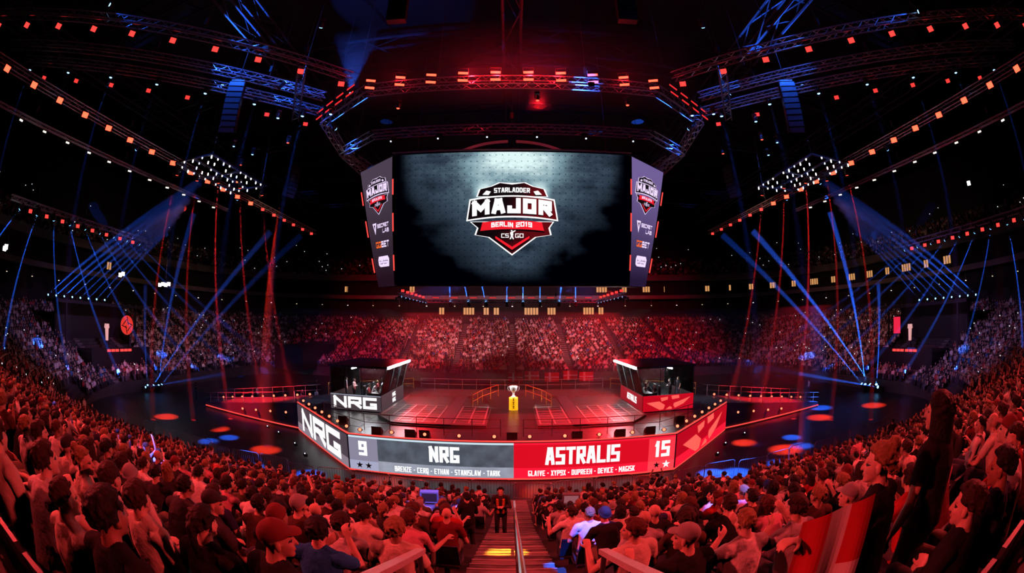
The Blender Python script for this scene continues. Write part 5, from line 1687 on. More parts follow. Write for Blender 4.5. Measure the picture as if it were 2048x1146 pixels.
for k in SEATS_NEAR:
    x, y, z, nx, ny = SPOTS[k][:5]
    o = place('arena_seat', PSTAND, None, stance(x, y-0.02, z, atan2(-nx, ny)))
    tag(o, 'dark folding seat in %s row of near stand, %s %s of the aisle' % (ordw(SPOTS[k][5]), ordw(SPOTS[k][7]-1), 'right' if x > 0 else 'left'), 'seat', 'arena seats in the near stand')
    place('seat_pan', PSEAT, o); place('backrest', PBACK, o)

# items in the hands of near spectators
_ph = MB().box((-0.038, -0.005, -0.075), (0.038, 0.005, 0.075)).mesh('phone_case', M_black)
_phs = MB().box((-0.034, -0.0065, -0.068), (0.034, -0.005, 0.068)).mesh('phone_screen', E_phone)
pc = 0
for k in near_idx:
    x, y, z, nx, ny, i, dist, nth = SPOTS[k]
    o = PERSON_OF[k]
    if o.data == FIG['phone']['body']:
        g = FIG['phone']
        p = o.matrix_world @ (g['neck'] + g['X']*0.03 + g['F']*0.44 + Vector((0, 0, 0.02)))
        ph = place('smartphone', _ph, None, Matrix.Translation(p) @ Matrix.Rotation(atan2(-nx, ny), 4, 'Z') @ Matrix.Rotation(radians(-15), 4, 'X') @ Matrix.Rotation(pi/2, 4, 'Y'))
        side = 'right' if x > 0 else 'left'
        tag(ph, 'phone held up by the spectator in %s row, %s %s of aisle' % (ordw(i), ordw(nth-1), side), 'phone', 'phones in the near stand')
        place('phone_screen', _phs, ph)
        pc += 1

# ---- the mass of the crowd: one object
def tri_arrays(me, tris):
    o = bpy.data.objects.new('tmp', me)
    COL.objects.link(o)
    d = o.modifiers.new('d', 'DECIMATE'); d.ratio = min(1.0, tris/max(1, len(me.polygons)))
    tr_ = o.modifiers.new('t', 'TRIANGULATE')
    dg = bpy.context.evaluated_depsgraph_get()
    m2 = bpy.data.meshes.new_from_object(o.evaluated_get(dg))
    v = np.zeros(len(m2.vertices)*3, np.float32); m2.vertices.foreach_get('co', v)
    f_ = np.zeros(len(m2.polygons)*3, np.int32); m2.polygons.foreach_get('vertices', f_)
    bpy.data.objects.remove(o); bpy.data.meshes.remove(m2)
    return v.reshape(-1, 3), f_.reshape(-1, 3)
LOD = []
for pose, hair in (('rest', 'short'), ('back', 'crop'), ('fwd', 'fringe'), ('lookr', 'long'), ('lookl', 'curly'), ('chin', 'short'), ('cheer', 'cap')):
    g = FIG[pose]
    V, F_, part = [], [], []
    off = 0
    for pid, (me, M, n) in enumerate(((g['body'], None, 170), (g['shirt'], None, 60), (g['trousers'], None, 40), (HAIR[hair], g['head'], 34))):
        v, f_ = tri_arrays(me, n)
        if M is not None:
            A = np.array(M)
            v = v @ A[:3, :3].T + A[:3, 3]
        V.append(v); F_.append(f_+off); part.append(np.full(len(v), pid)); off += len(v)
    LOD.append((np.concatenate(V), np.concatenate(F_), np.concatenate(part)))
# coarse seated figure for the far stands
def coarse(arms_up=False, standing=False):
    mb = MB()
    P = []
    def blk(c, a, b, hgt, pid, top=0.75):
        n0 = len(mb.v)
        x, y, z = c
        mb.add([(x-a, y-b, z), (x+a, y-b, z), (x+a, y+b, z), (x-a, y+b, z), (x-a*top, y-b*top, z+hgt), (x+a*top, y-b*top, z+hgt), (x+a*top, y+b*top, z+hgt), (x-a*top, y+b*top, z+hgt)],
               [(4,5,6,7),(0,1,5,4),(1,2,6,5),(2,3,7,6),(3,0,4,7)])
        P.extend([pid]*(len(mb.v)-n0))
    lift_ = 0.42 if standing else 0.0
    if standing: blk((0, 0, 0), 0.15, 0.11, 0.92, 2, 1.0)
    else:
        blk((0, 0.22, 0.42), 0.17, 0.24, 0.16, 2, 0.9); blk((0, 0.42, 0.0), 0.15, 0.07, 0.44, 2, 1.0)
    blk((0, 0, 0.42+lift_), 0.16, 0.12, 0.36, 1, 1.25); blk((0, 0, 0.78+lift_), 0.20, 0.14, 0.20, 1, 0.55)
    for sg in (-1, 1):
        if arms_up: blk((sg*0.27, 0.06, 0.86+lift_), 0.05, 0.05, 0.52, 0, 0.8)
        else: blk((sg*0.245, 0.08, 0.52+lift_), 0.05, 0.09, 0.38, 1 if sg > 0 else 0, 0.9)
    n0 = len(mb.v)
    for z, r in ((1.00, 0.05), (1.06, 0.082), (1.15, 0.090), (1.22, 0.060)):
        for k in range(6):
            mb.v.append((r*cos(k*pi/3), r*1.15*sin(k*pi/3)+0.03, z+lift_))
            P.append(3 if z > 1.16 or (sin(k*pi/3) < 0 and z > 1.1) else 0)
    for j in range(3):
        for k in range(6):
            mb.f.append((n0+j*6+k, n0+j*6+(k+1) % 6, n0+(j+1)*6+(k+1) % 6, n0+(j+1)*6+k)); mb.mi.append(0)
    mb.f.append(tuple(n0+18+k for k in range(6))); mb.mi.append(0)
    tr_ = []
    for f_ in mb.f:
        for j in range(1, len(f_)-1): tr_.append((f_[0], f_[j], f_[j+1]))
    return np.array(mb.v, np.float32), np.array(tr_, np.int32), np.array(P)
FAR = [coarse(), coarse(), coarse(True), coarse(False, True)]
nr = np.random.RandomState(5)
SHC = np.array([SHIRTS[k] for k in ['black']*11 + ['charcoal']*5 + ['white']*6 + ['red']*2 + ['navy']*2 + ['cream', 'pale grey', 'maroon', 'dark brown', 'bright blue']]); SKC = np.array([(0.62, 0.40, 0.30), (0.52, 0.32, 0.23), (0.70, 0.48, 0.38)])
PAC = np.array([(0.03, 0.035, 0.06), (0.02, 0.02, 0.022), (0.10, 0.10, 0.12)]); HAC = np.array(list(HAIRC.values()))
CV, CF, CC = [], [], []
coff = 0
def stamp(tpl, x, y, z, rz, k):
    global coff
    v, f_, part = tpl
    c, s_ = cos(rz), sin(rz)
    R = np.array(((c, -s_, 0), (s_, c, 0), (0, 0, 1)), np.float32)*k
    CV.append(v @ R.T + np.array((x, y, z), np.float32))
    CF.append(f_ + coff)
    pal = np.stack((SKC[nr.randint(3)], SHC[nr.randint(len(SHC))], PAC[nr.randint(3)], HAC[nr.randint(len(HAC))]))
    CC.append(pal[part])
    coff += len(v)
phone_spots = []
seat_stuff = MB()
for k in mid_idx:
    x, y, z, nx, ny, i, dist = SPOTS[k][:7]
    rz = atan2(-nx, ny) + nr.uniform(-0.3, 0.3)
    occ = 0.93 if y < 24 else 0.86
    if dist < 30:
        seat_stuff.cbox((x-nx*0.28, y-ny*0.28, z+0.62), (0.42, 0.05, 0.42), 0, Matrix.Rotation(atan2(-nx, ny), 3, 'Z'))
    if nr.rand() > occ: continue
    if dist < 30: stamp(LOD[nr.choice(7, p=(.28, .2, .2, .1, .1, .11, .01))], x, y, z+0.02, rz, nr.uniform(0.94, 1.05))
    else: stamp(FAR[nr.choice(4, p=(.50, .36, .05, .09))], x, y, z, rz, nr.uniform(0.95, 1.08))
    if dist > 26 and nr.rand() < 0.02: phone_spots.append((x+nx*0.35, y+ny*0.35, z+nr.uniform(0.9, 1.5), nx, ny))
# upper tier
for i in range(0, 18):
    for (x, y, nx, ny, s) in ring_walk(DTOP - 0.2 + i*0.9 + 0.45, 0.62):
        z = 19.3 + i*0.52
        if y < 14 or not in_view((x, y, z+1), 10): continue
        if nr.rand() > 0.55: continue
        if nr.rand() < 0.02: phone_spots.append((x+nx*0.35, y+ny*0.35, z+1.2, nx, ny))
        if i > 8: continue
        stamp(FAR[nr.choice(4, p=(.5, .36, .08, .06))], x, y, z, atan2(-nx, ny), 1.0)
V = np.concatenate(CV).astype(np.float32); F_ = np.concatenate(CF).astype(np.int32); C_ = np.concatenate(CC).astype(np.float32)
me = bpy.data.meshes.new('spectators')
me.vertices.add(len(V)); me.vertices.foreach_set('co', V.ravel())
me.loops.add(len(F_)*3); me.loops.foreach_set('vertex_index', F_.ravel())
me.polygons.add(len(F_)); me.polygons.foreach_set('loop_start', np.arange(0, len(F_)*3, 3, dtype=np.int32))
me.update(calc_edges=True)
ca = me.color_attributes.new('tint', 'FLOAT_COLOR', 'POINT')
ca.data.foreach_set('color', np.concatenate((C_, np.ones((len(C_), 1), np.float32)), 1).ravel())
mc = bpy.data.materials.new('crowd_cloth'); mc.use_nodes = True
at_ = mc.node_tree.nodes.new('ShaderNodeAttribute'); at_.attribute_name = 'tint'
mc.node_tree.links.new(at_.outputs['Color'], mc.node_tree.nodes['Principled BSDF'].inputs['Base Color'])
mc.node_tree.nodes['Principled BSDF'].inputs['Roughness'].default_value = 0.85
me.materials.append(mc)
o = place('spectators', me)
tag(o, 'thousands of spectators filling the stands around the hall', 'crowd', kind='stuff')
print('CROWD', len(CV), 'tris', len(F_), 'spots', len(SPOTS))
o = seat_stuff.build('seat_backs', M_seat)
tag(o, 'rows of dark seat backs in the stands', 'seats', kind='stuff')
mb = MB()
for (x, y, z, nx, ny) in phone_spots:
    mb.cbox((x, y, z), (0.15, 0.03, 0.10), 0, Matrix.Rotation(atan2(-nx, ny), 3, 'Z'))
o = mb.build('phone_screens', E_phone)
tag(o, 'scattered tiny phone screens glowing in the crowd', 'phone screens', kind='stuff')

# ------------------------------------------------------------------ stairs and handrails of the near stand
stair = empty('aisle_stairs', (0, 0, 0))
tag(stair, 'middle aisle stairs running down between the near seats', 'stairs', kind='structure')
for i in range(NROW-2):
    z0 = row_h(i*PITCH+0.4)
    z1 = row_h((i+1)*PITCH+0.4)
    yb = YN - i*PITCH
    MB().box((-0.72, -0.425, 0.0), (0.72, 0.0, 0.03)).build('step', M_step, stair, Matrix.Translation((0, yb, z0)))
    MB().box((-0.72, -0.85, 0.0), (0.72, -0.425, (z1-z0)/2+0.03)).build('step', M_step, stair, Matrix.Translation((0, yb, z0)))
    for j in range(2):
        MB().box((-0.72, -0.03, 0.0), (0.72, 0.012, 0.012)).build('nosing', mat('nosing', (0.4, 0.38, 0.36), 0.6), stair, Matrix.Translation((0, yb-0.425*j, z0+0.03+(z1-z0)/2*j)))
# other aisles: pale stair strips
for a in AISLE_X:
    for sg in ((1, -1) if a else (1,)):
        for nm, y0, dr in (('near', YN, -1), ('far', YF, 1)):
            if nm == 'near' and a == 0: continue
            mb = MB()
            for i in range(NROW):
                for j in range(2):
                    z0, z1 = row_h(i*PITCH+0.4), row_h(min(i+1, NROW-1)*PITCH+0.4)
                    yb = y0 + dr*(i*PITCH + 0.425*j)
                    zz = z0 + (z1-z0)/2*j + (1.0 if dr > 0 else 0.0)
                    ya, yc = sorted((yb, yb+dr*0.425))
                    mb.box((sg*a-0.5, ya, zz-0.1), (sg*a+0.5, yc, zz+0.03))
            tag(mb.build('aisle_stairs', M_step), 'aisle stairs of the %s stand %s' % (nm, 'in the middle' if a == 0 else '%g metres %s of the middle' % (a, 'right' if sg > 0 else 'left')), 'stairs', kind='structure')
for a in AISLE_Y:
    for sg in (-1, 1):
        mb = MB()
        for i in range(NROW):
            for j in range(2):
                z0, z1 = row_h(i*PITCH+0.4), row_h(min(i+1, NROW-1)*PITCH+0.4)
                xa = sg*(A0 + i*PITCH + 0.425*j); xc = xa + sg*0.425
                zz = z0 + (z1-z0)/2*j + sstep(21, 34, a)
                mb.box((min(xa, xc), a-0.5, zz-0.1), (max(xa, xc), a+0.5, zz+0.03))
        tag(mb.build('aisle_stairs', M_step), 'aisle stairs of the %s end stand, %s from the camera' % ('left' if sg < 0 else 'right', WORDS[AISLE_Y.index(a)]), 'stairs', kind='structure')

# handrails
hr = empty('handrail', (0.08, 14.0, row_h(6.0)))
tag(hr, 'shiny steel handrail down the middle of the aisle stairs', 'handrail')
pts = []
for k in range(8):
    y = 14.0 - k*1.72
    z = row_h(YN-y)
    pts.append(Vector((0.0, y-14.0, z-row_h(6.0)+0.98)))
    MB().tube((0, y-14.0, z-row_h(6.0)), pts[-1], 0.028, 8).build('post', M_chrome, hr)
for a, b in zip(pts, pts[1:]):
    MB().tube(a, b, 0.033, 10).build('rail', M_chrome, hr)
for sg, side in ((-1, 'left'), (1, 'right')):
    r = empty('handrail', (sg*0.80, 3.3, row_h(YN-3.3)))
    tag(r, 'broad flat handrail with panel beside the %s of the stair top' % side, 'handrail', 'flat handrails at the stair top')
    z0 = row_h(YN-3.3)
    a = Vector((0, 0, 7.42-z0)); b = Vector((sg*0.02, -2.5, 8.50-z0))
    bar_between(a, b, 0.085, 0.05).build('top_rail', M_grey, r)
    for t_ in (0.02, 0.35, 0.68):
        p = a.lerp(b, t_)
        MB().tube((p.x, p.y, row_h(YN-(3.3+p.y))-z0), p, 0.025, 8).build('post', M_steel, r)
    MB().tube(a-Vector((0, 0, 0.42)), b-Vector((0, 0, 0.42)), 0.02, 8).build('lower_rail', M_steel, r)
spot((2.0, 21.3, 22.9), (-0.12, 7.7, 4.6), 200000, (1.0, 0.34, 0.02), 2.4, 0.3)

# ------------------------------------------------------------------ barriers in front of the near stand
_bf = MB()
arc = [(-1.05, 0, 0.0)] + [(-1.05, 0, 0.9)] + [(-1.05+0.18*(1-cos(a)), 0, 0.9+0.18*sin(a)) for a in (0.5, 1.0, pi/2)] + [(0.87, 0, 1.08)] + [(0.87+0.18*sin(a), 0, 0.9+0.18*cos(a)) for a in (0.5, 1.0, pi/2)] + [(1.05, 0, 0.0)]
_bf.path(arc, 0.022, 6); _bf.tube((-1.05, 0, 0.18), (1.05, 0, 0.18), 0.02, 6)
for x in (-0.75, 0.75): _bf.box((x-0.025, -0.3, 0.0), (x+0.025, 0.3, 0.03)).tube((x, 0, 0), (x, 0, 0.2), 0.02, 6)
PBF = _bf.mesh('barrier_frame', M_alu)
_bb = MB()
for k in range(13):
    _bb.tube((-0.9+k*0.15, 0, 0.18), (-0.9+k*0.15, 0, 1.07), 0.009, 5)
PBB = _bb.mesh('barrier_bars', M_alu)
for k in range(30):
    x = -32.2 + k*2.22
    o = place('crowd_barrier', PBF, None, stance(x, 21.1 + 0.25*((k*7) % 3) + 0.004*x*x*0.3, 0.0, 0.10*(((k*5) % 3)-1)))
    tag(o, 'steel crowd barrier with rounded top corners, %s from left along near floor edge' % ordw(k), 'barrier', 'crowd barriers along the near floor edge')
    b = place('bars', PBB, o)
    b['kind'] = 'stuff'

# ------------------------------------------------------------------ broadcast cameras
def tv_camera(loc, rz, label, hgt=1.45, screen=False):
    r = empty('broadcast_camera', loc, rz)
    tag(r, label, 'camera', 'broadcast cameras in the near stand')
    for k in range(3):
        a = 2*pi*k/3 + 0.5
        l = MB().tube((0.06*cos(a), 0.06*sin(a), hgt-0.1), (0.5*cos(a), 0.5*sin(a), 0.03), 0.03, 8)
        l.build('tripod_leg', mat('camera_grey', (0.22, 0.22, 0.24), 0.45), r)
    MB().lathe([(0.09, hgt-0.14), (0.12, hgt-0.05), (0.10, hgt), (0.05, hgt+0.06)], 14).build('pan_head', mat('camera_grey', (0.22, 0.22, 0.24), 0.45), r)
    MB().box((-0.13, -0.30, hgt+0.05), (0.13, 0.25, hgt+0.34)).box((-0.09, -0.40, hgt+0.10), (0.09, -0.30, hgt+0.28)).build('camera_body', mat('camera_grey', (0.22, 0.22, 0.24), 0.45), r)
    l = MB().lathe([(0.10, 0.0), (0.11, 0.35), (0.13, 0.40), (0.13, 0.48)], 16)
    l.build('lens', mat('camera_grey', (0.22, 0.22, 0.24), 0.45), r, Matrix.Translation((0, 0.25, hgt+0.19)) @ Matrix.Rotation(-pi/2, 4, 'X'))
    MB().box((-0.19, 0.70, hgt+0.08), (0.19, 0.76, hgt+0.34)).build('lens_hood', mat('camera_grey', (0.22, 0.22, 0.24), 0.45), r)
    vf = MB().box((-0.26, -0.32, hgt+0.40), (0.26, -0.12, hgt+0.74)).build('viewfinder', mat('camera_grey', (0.22, 0.22, 0.24), 0.45), r)
    MB().box((-0.21, -0.33, hgt+0.46), (0.21, -0.32, hgt+0.70)).build('viewfinder_screen', mat('viewfinder_glow_%d' % screen, (0.02, 0.02, 0.02), 0.3, emit=(0.8, 0.25, 0.3), strength=0.35 if screen else 0.02), vf)
    for sg in (-1, 1):
        MB().path([(sg*0.08, -0.05, hgt), (sg*0.25, -0.4, hgt-0.1), (sg*0.28, -0.62, hgt-0.02)], 0.014, 6).build('pan_handle', M_steel, r)
    return r
M_rubber.node_tree.nodes['Principled BSDF'].inputs['Roughness'].default_value = 0.4
M_cam = mat('camera_grey', (0.22, 0.22, 0.24), 0.45)
tv_camera((-2.3, 11.2, row_h(8.8)+0.02), 0.1, 'large tripod broadcast camera bathed in blue light, left of aisle', 0.85)
tv_camera((1.75, 11.9, row_h(8.1)+0.02), -0.1, 'broadcast camera with glowing pink viewfinder, right of aisle', 0.8, True)

# blue beams that pick out single places in the near stand
for k, (src, dst, e, deg) in enumerate((((-5, -3, 28), (-2.2, 11.2, 4.5), 20000, 3.6), ((9, -3, 28), (4.0, 6.4, 6.2), 26000, 2.0), ((-12, -3, 28), (-8.5, 7.0, 6.0), 26000, 2.0), ((-18, -2, 28), (-14.9, 7.1, 6.0), 30000, 2.2),
                                        ((5, -3, 28), (1.2, 5.7, 6.7), 20000, 1.9), ((-9, -3, 28), (-13.0, 9.5, 4.6), 16000, 2.2), ((-29, 20, 22), (-52, 22, 6), 60000, 4), ((29, 20, 22), (50, 25, 6), 60000, 4), ((29, 30, 22), (49, 32.5, 4), 50000, 4), ((-29, 36, 22), (-45, 55, 4), 60000, 6), ((29, 36, 22), (46, 54, 4), 60000, 6), ((-29, 26, 22), (-48.5, 43, 4), 60000, 4))):
    beam(src, dst, BLUE, e, deg, 'blue spot head aimed into the stands, %s of the set' % ordw(k), 'blue heads aimed into the stands', gain=6.0 if k < 6 else 3.5, cone=0)

# ------------------------------------------------------------------ single standing people
person('standc', stance(-0.32, 11.3, row_h(8.7)+0.03, pi), 'standing person facing the camera on the stairs, dark jacket, hands together', 'charcoal', 'short', 'dark', 0, 1)
sc_ = MB()
for sg in (-1, 1):
    loft(sc_, [Vector((sg*0.07, -0.02, 1.44)), Vector((sg*0.085, 0.13, 1.34)), Vector((sg*0.075, 0.165, 1.10)), Vector((sg*0.07, 0.16, 0.92))], [(0.035, 0.018)]*4, Vector((1, 0, 0)), 8, True)
loft(sc_, [Vector((-0.07, -0.02, 1.45)), Vector((0, -0.08, 1.47)), Vector((0.07, -0.02, 1.45))], [(0.03, 0.03)]*3, Vector((0, 0, 1)), 8, True)
sc_o = sc_.build('scarf', mat('scarf_orange', (0.55, 0.16, 0.03), 0.85), None, stance(-0.32, 11.3, row_h(8.7)+0.03, pi))
tag(sc_o, 'orange scarf around the neck of the person on the stairs', 'scarf')
person('standc', stance(-1.05, 9.4, row_h(10.2)+0.0, 0.5), 'standing person in black behind the blue-lit camera beside the stairs', 'black', 'short', 'dark', 0, 1)
person('standw', stance(1.98, 1.42, row_h(18.6)-0.02, 0.3, 0.97), 'standing fan in black with fair hair in a bun holding a flag', 'black', 'bun', 'fair', 2, 1)
person('stand', stance(2.66, 1.43, row_h(18.6)+0.0, 0.1, 1.06), 'tall standing person in black with long dark hair, right edge', 'black', 'long', 'dark', 0, 1)
person('stand', stance(9.9, 8.6, row_h(11.4)+0.03, 0.1, 1.0), 'standing person in pink t-shirt in the right aisle', 'pink', 'short', 'dark', 0, 1)
person('stand', stance(19.2, 14.0, row_h(6.0), -0.6, 1.04), 'standing guard in black further up the right aisle', 'black', 'crop', 'dark', 1, 1)
person('cheer', stance(7.6, 20.4, 0.05, 0.0, 1.05), 'fan with both arms raised at the near floor edge', 'black', 'short', 'dark', 0, 1)
for k, (x, y, rz, sh, who) in enumerate(((-36.5, 38.2, -1.2, 'charcoal', 'crew member in charcoal left of the ramp'), (-35.2, 36.8, -0.8, 'black', 'crew member in black left of the ramp'), (-29.0, 41.5, -1.4, 'white', 'person in white behind the left ramp'), (-23.5, 43.0, -1.7, 'red', 'person in red behind the left ramp'), (-22.0, 43.8, -2.0, 'pale grey', 'person in grey behind the left ramp'), (-19.5, 45.0, -2.4, 'cream', 'person in cream behind the left booth'),
                                        (36.4, 42.0, 1.3, 'white', 'person in white beside the right ramp end'), (24.0, 42.5, 1.5, 'red', 'person in red behind the right ramp'), (30.4, 44.0, 1.8, 'black', 'person in black behind the right ramp'))):
    person('stand', stance(x, y, 0.0, rz), 'standing ' + who, sh, 'short', 'dark', k % 3, k % 4, 'people standing on the arena floor')
person('back', stance(-36.6, 20.5, 0.42, -1.2), 'pale dressed person sitting on the floor edge at the far left', 'white', 'short', 'brown', 2, 3)

# Danish flag held by the standing fan
def flag_mesh(w, hgt, wave, nx_=16, nz_=10, seed=1):
    r = random.Random(seed)
    mb = MB()
    ph = r.uniform(0, 6)
    P = lambda i, j, o: (w*i/nx_, o + wave*sin(i*0.75+ph+j*0.25)*(0.4+0.6*(1-j/nz_)), hgt*j/nz_)
    for i in range(nx_):
        for j in range(nz_):
            cross = (0.30 <= (i+0.5)/nx_ <= 0.44) or (0.40 <= (j+0.5)/nz_ <= 0.60)
            for o, flip in ((0.0, False), (0.006, True)):
                q = [P(i, j, o), P(i+1, j, o), P(i+1, j+1, o), P(i, j+1, o)]
                mb.add(q, [(3, 2, 1, 0) if flip else (0, 1, 2, 3)], 1 if cross else 0)
    return mb.mesh('flag', [mat('flag_red', (0.52, 0.02, 0.03), 0.85), mat('flag_white', (0.75, 0.73, 0.72), 0.85)])
def draped_flag(A, B, C, D, wave, n=18, m=20):
    """A-B top edge, C below B, D below A"""
    A, B, C, D = map(Vector, (A, B, C, D))
    nn = (B-A).cross(D-A).normalized()
    def P(i, j, o):
        u, v = i/n, j/m
        return A.lerp(B, u).lerp(D.lerp(C, u), v) + nn*(wave*sin(u*11+v*1.5)*(0.35+v) + o)
    mb = MB()
    for i in range(n):
        for j in range(m):
            cross = 0.36 <= (i+0.5)/n <= 0.60 or 0.34 <= (j+0.5)/m <= 0.52
            for o, fl in ((0.0, False), (0.005, True)):
                q = [P(i, j, o), P(i+1, j, o), P(i+1, j+1, o), P(i, j+1, o)]
                mb.add(q, [(3, 2, 1, 0) if fl else (0, 1, 2, 3)], 1 if cross else 0)
    return mb.mesh('flag', [mat('flag_red', (0.52, 0.02, 0.03), 0.85), mat('flag_white', (0.75, 0.73, 0.72), 0.85)])
o = place('flag', draped_flag((1.66, 1.24, 8.62), (1.33, 1.42, 8.50), (1.14, 1.24, 7.72), (1.52, 1.10, 7.72), 0.03))
tag(o, 'red flag with white cross draped from the hand of the standing fan', 'flag')
for k, x in enumerate((-0.6, 2.0, 5.2, 8.2, 10.8)):
    o = place('flag', flag_mesh(2.3, 1.5, 0.08, 14, 9, k), None, Matrix.Translation((x, YF-0.32, 0.12+0.25*(k % 2))))
    tag(o, 'red flag with white cross hung on far stand front, %s from left' % WORDS[k], 'flag', 'flags on the far stand')

# ------------------------------------------------------------------ players and their desks
_desk = (MB().box((-0.33, -3.05, 0.70), (0.33, 3.05, 0.74)), )
_ms = MB().box((-0.02, -0.27, 0.12), (0.02, 0.27, 0.44)).mesh('monitor_case', M_rubber)
_mf = MB().box((-0.028, -0.25, 0.14), (-0.02, 0.25, 0.42)).mesh('monitor_screen', E_screen)
_mst = MB().box((-0.02, -0.03, 0.0), (0.02, 0.03, 0.16)).box((-0.10, -0.12, 0.0), (0.08, 0.12, 0.012)).mesh('monitor_stand', M_rubber)
_cb = MB().box((-0.25, -0.25, 0.42), (0.25, 0.25, 0.50)).mesh('chair_seat', M_rubber)
_ck = MB().box((-0.31, -0.24, 0.50), (-0.23, 0.24, 1.22)).mesh('chair_back', M_rubber)
_cs = MB().lathe([(0.30, 0.0), (0.28, 0.05), (0.04, 0.10), (0.035, 0.42)], 10).mesh('chair_base', M_rubber)
for sgn, side, shirt in ((-1, 'left', 'white'), (1, 'right', 'black')):
    S_ = -sgn
    zf = ZS + 0.69
    cx_ = sgn*12.1
    o = empty('player_desk', (cx_+S_*1.55, 34.4, zf))
    tag(o, 'long black player desk inside the %s booth' % side, 'desk', 'player desks')
    MB().box((-0.33, -3.05, 0.70), (0.33, 3.05, 0.74)).build('desk_top', M_rubber, o)
    for y in (-2.9, -1.0, 1.0, 2.9):
        MB().box((-0.28, y-0.03, 0.0), (0.28, y+0.03, 0.70)).build('leg', M_steel, o)
    rzf = -pi/2 if S_ > 0 else pi/2
    turn = Matrix.Rotation(0 if S_ > 0 else pi, 4, 'Z')
    for k in range(5):
        y = 34.4 - 2.4 + 1.2*k
        m = place('monitor', _ms, None, Matrix.Translation((cx_+S_*1.62, y, zf+0.741)) @ turn)
        tag(m, 'black monitor on the desk of the %s booth, %s from the front' % (side, WORDS[k]), 'monitor', 'player monitors')
        place('screen', _mf, m); place('stand', _mst, m)
        ch = place('gaming_chair', _cb, None, Matrix.Translation((cx_+S_*0.72, y, zf)) @ turn)
        tag(ch, 'black player chair in the %s booth, %s from the front' % (side, WORDS[k]), 'chair', 'player chairs')
        place('backrest', _ck, ch); place('chair_base', _cs, ch)
        person('fwd' if k % 2 else 'rest', stance(cx_+S_*0.76, y, zf+0.03, rzf), 'player in %s jersey at the desk of the %s booth, %s from front' % (shirt, side, WORDS[k]), shirt, ('short', 'crop', 'fringe', 'cap', 'short')[k], 'black' if k == 3 else ('dark', 'brown', 'fair', 'black', 'dark')[k], k % 3, 1, 'players in the %s booth' % side)
    person('standc', stance(cx_-S_*0.55, 32.2, zf, rzf), 'coach standing behind the players in the %s booth' % side, shirt, 'short', 'dark', 0, 1)
    person('stand', stance(cx_-S_*1.55, 32.9, zf, rzf+0.4), 'second staff member standing at the outer wall of the %s booth' % side, 'pale grey' if sgn < 0 else 'black', 'short', 'brown', 1, 0)

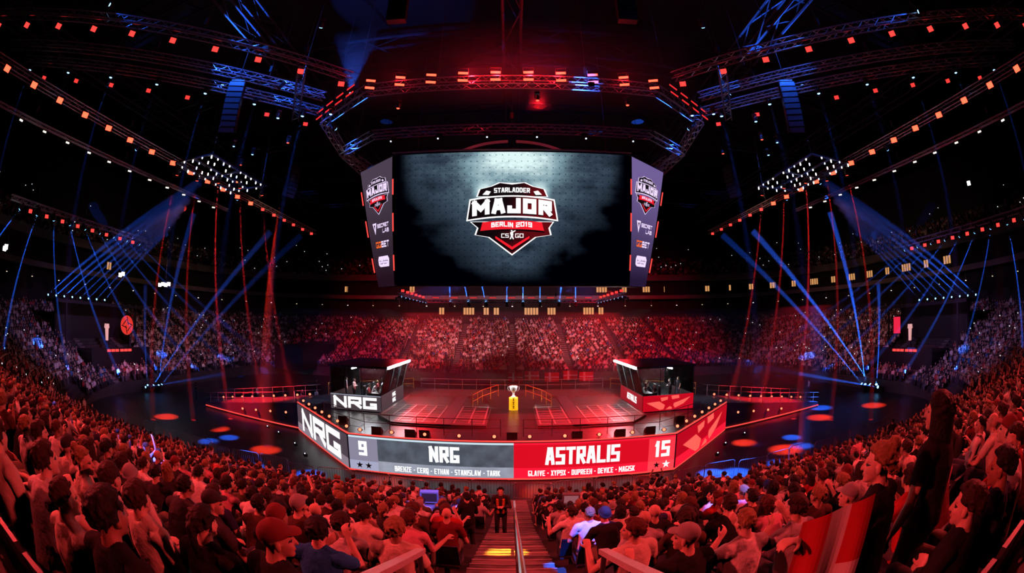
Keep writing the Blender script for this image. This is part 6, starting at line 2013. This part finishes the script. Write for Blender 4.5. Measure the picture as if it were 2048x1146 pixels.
# ------------------------------------------------------------------ end platforms with their black roof
for sgn, side in ((-1, 'left'), (1, 'right')):
    root = empty('broadcast_platform', (sgn*50.5, 33.5, 0))
    tag(root, 'black roofed studio platform standing in the %s end stand' % side, 'platform', 'studio platforms in the end stands')
    B = lambda lo, hi: MB().box((min(lo[0]*sgn, hi[0]*sgn), lo[1], lo[2]), (max(lo[0]*sgn, hi[0]*sgn), hi[1], hi[2]))
    B((-3.0, -5, 0.2), (6.0, 6, 4.4)).build('platform_base', M_black, root)
    B((5.6, -7, 4.4), (6.0, 7, 10.2)).build('back_wall', M_black, root)
    B((1.5, -8.5, 9.9), (6.4, 8.5, 10.3)).build('roof', M_black, root)
    for y in (-6.8, 6.8):
        B((1.6, y-0.12, 4.4), (1.85, y+0.12, 9.9)).build('roof_post', M_black, root)
    B((-3.0, -5, 4.4), (-2.85, 6, 5.0)).build('front_parapet', M_black, root)
    for k in range(3):
        for y in (-2.2, 0.2):
            B((-3.1, y+k*0.75, 4.5), (-3.0, y+k*0.75+0.6, 4.8)).build('red_panel', E_neon, root)
    rd = empty('red_disc_lamp' if sgn < 0 else 'red_screen', (sgn*51.6, 38.0, 7.6))
    tag(rd, 'round glowing red disc with dark spokes under the left platform roof' if sgn < 0 else 'blurred glowing red panel under the right platform roof', 'lamp')
    if sgn < 0:
        MB().lathe([(1.3, 0.0), (1.3, 0.12)], 28).build('disc', mat('disc_red', (0.3, 0.02, 0.02), 0.5, emit=(1.0, 0.05, 0.03), strength=0.7), rd, Matrix.Rotation(pi/2, 4, 'Y'))
        for k in range(6):
            a = k*pi/3+0.3
            MB().cbox((0.14, 0.62*cos(a), 0.62*sin(a)), (0.04, 0.12, 1.1), 0, Matrix.Rotation(-a+pi/2, 3, 'X')).build('spoke', M_black, rd)
        MB().path([(0.08, 1.38*cos(2*pi*k/28), 1.38*sin(2*pi*k/28)) for k in range(29)], 0.09, 6).build('rim', M_black, rd)
    else:
        MB().box((-0.1, -0.75, -1.2), (0.06, 0.75, 1.2)).build('panel_case', M_black, rd)
        MB().box((-0.14, -0.68, -1.1), (-0.1, 0.68, 1.1)).build('panel_face', mat('panel_red', (0.3, 0.02, 0.02), 0.5, emit=(1.0, 0.02, 0.07), strength=0.8), rd)
    tr2 = empty('lantern', (sgn*51.0, 33.6 if sgn < 0 else 35.0, 5.6))
    tag(tr2, 'slim pale pink glowing lantern on the %s studio platform' % side, 'lamp', 'pale lanterns')
    MB().lathe([(0.22, 0.0), (0.28, 1.5), (0.42, 1.6), (0.36, 2.1)], 12).build('shade', mat('lantern_pink', (0.6, 0.4, 0.4), 0.5, emit=(1.0, 0.5, 0.45), strength=0.65), tr2)
    MB().lathe([(0.30, -1.1), (0.26, 0.0)], 12).build('foot', M_black, tr2)
    spot((sgn*30, 33, 21), (sgn*46.5, 33.5, 5), 5000, REDW, 24, 0.5, 0.2, 'wash_light')
# gangway mouth in the far left corner
gm = MB().box((-39.5, 62.5, 1.2), (-33.8, 76.0, 5.2)).build('door_1', M_black)
tag(gm, 'dark gangway mouth in the far left stand', 'door', kind='structure')

# floor heads beside the stage
for k, (x, y) in enumerate(((-13.9, 25.2), (-15.8, 27.2), (-18.6, 29.4), (-20.5, 30.6), (13.9, 25.4), (15.6, 27.4), (18.4, 29.2))):
    o = place('moving_head_light', PM_BODY, None, aim_matrix((x, y, 0.35), (x*0.6, 10, 12)) @ Matrix.Scale(0.75, 4))
    tag(o, 'dark floor head with tiny white lens beside the stage, %s from left' % WORDS[(0, 1, 2, 3, 4, 5, 6)[k]], 'moving light', 'floor heads beside the stage')
    place('lens', PM_TINY, o)
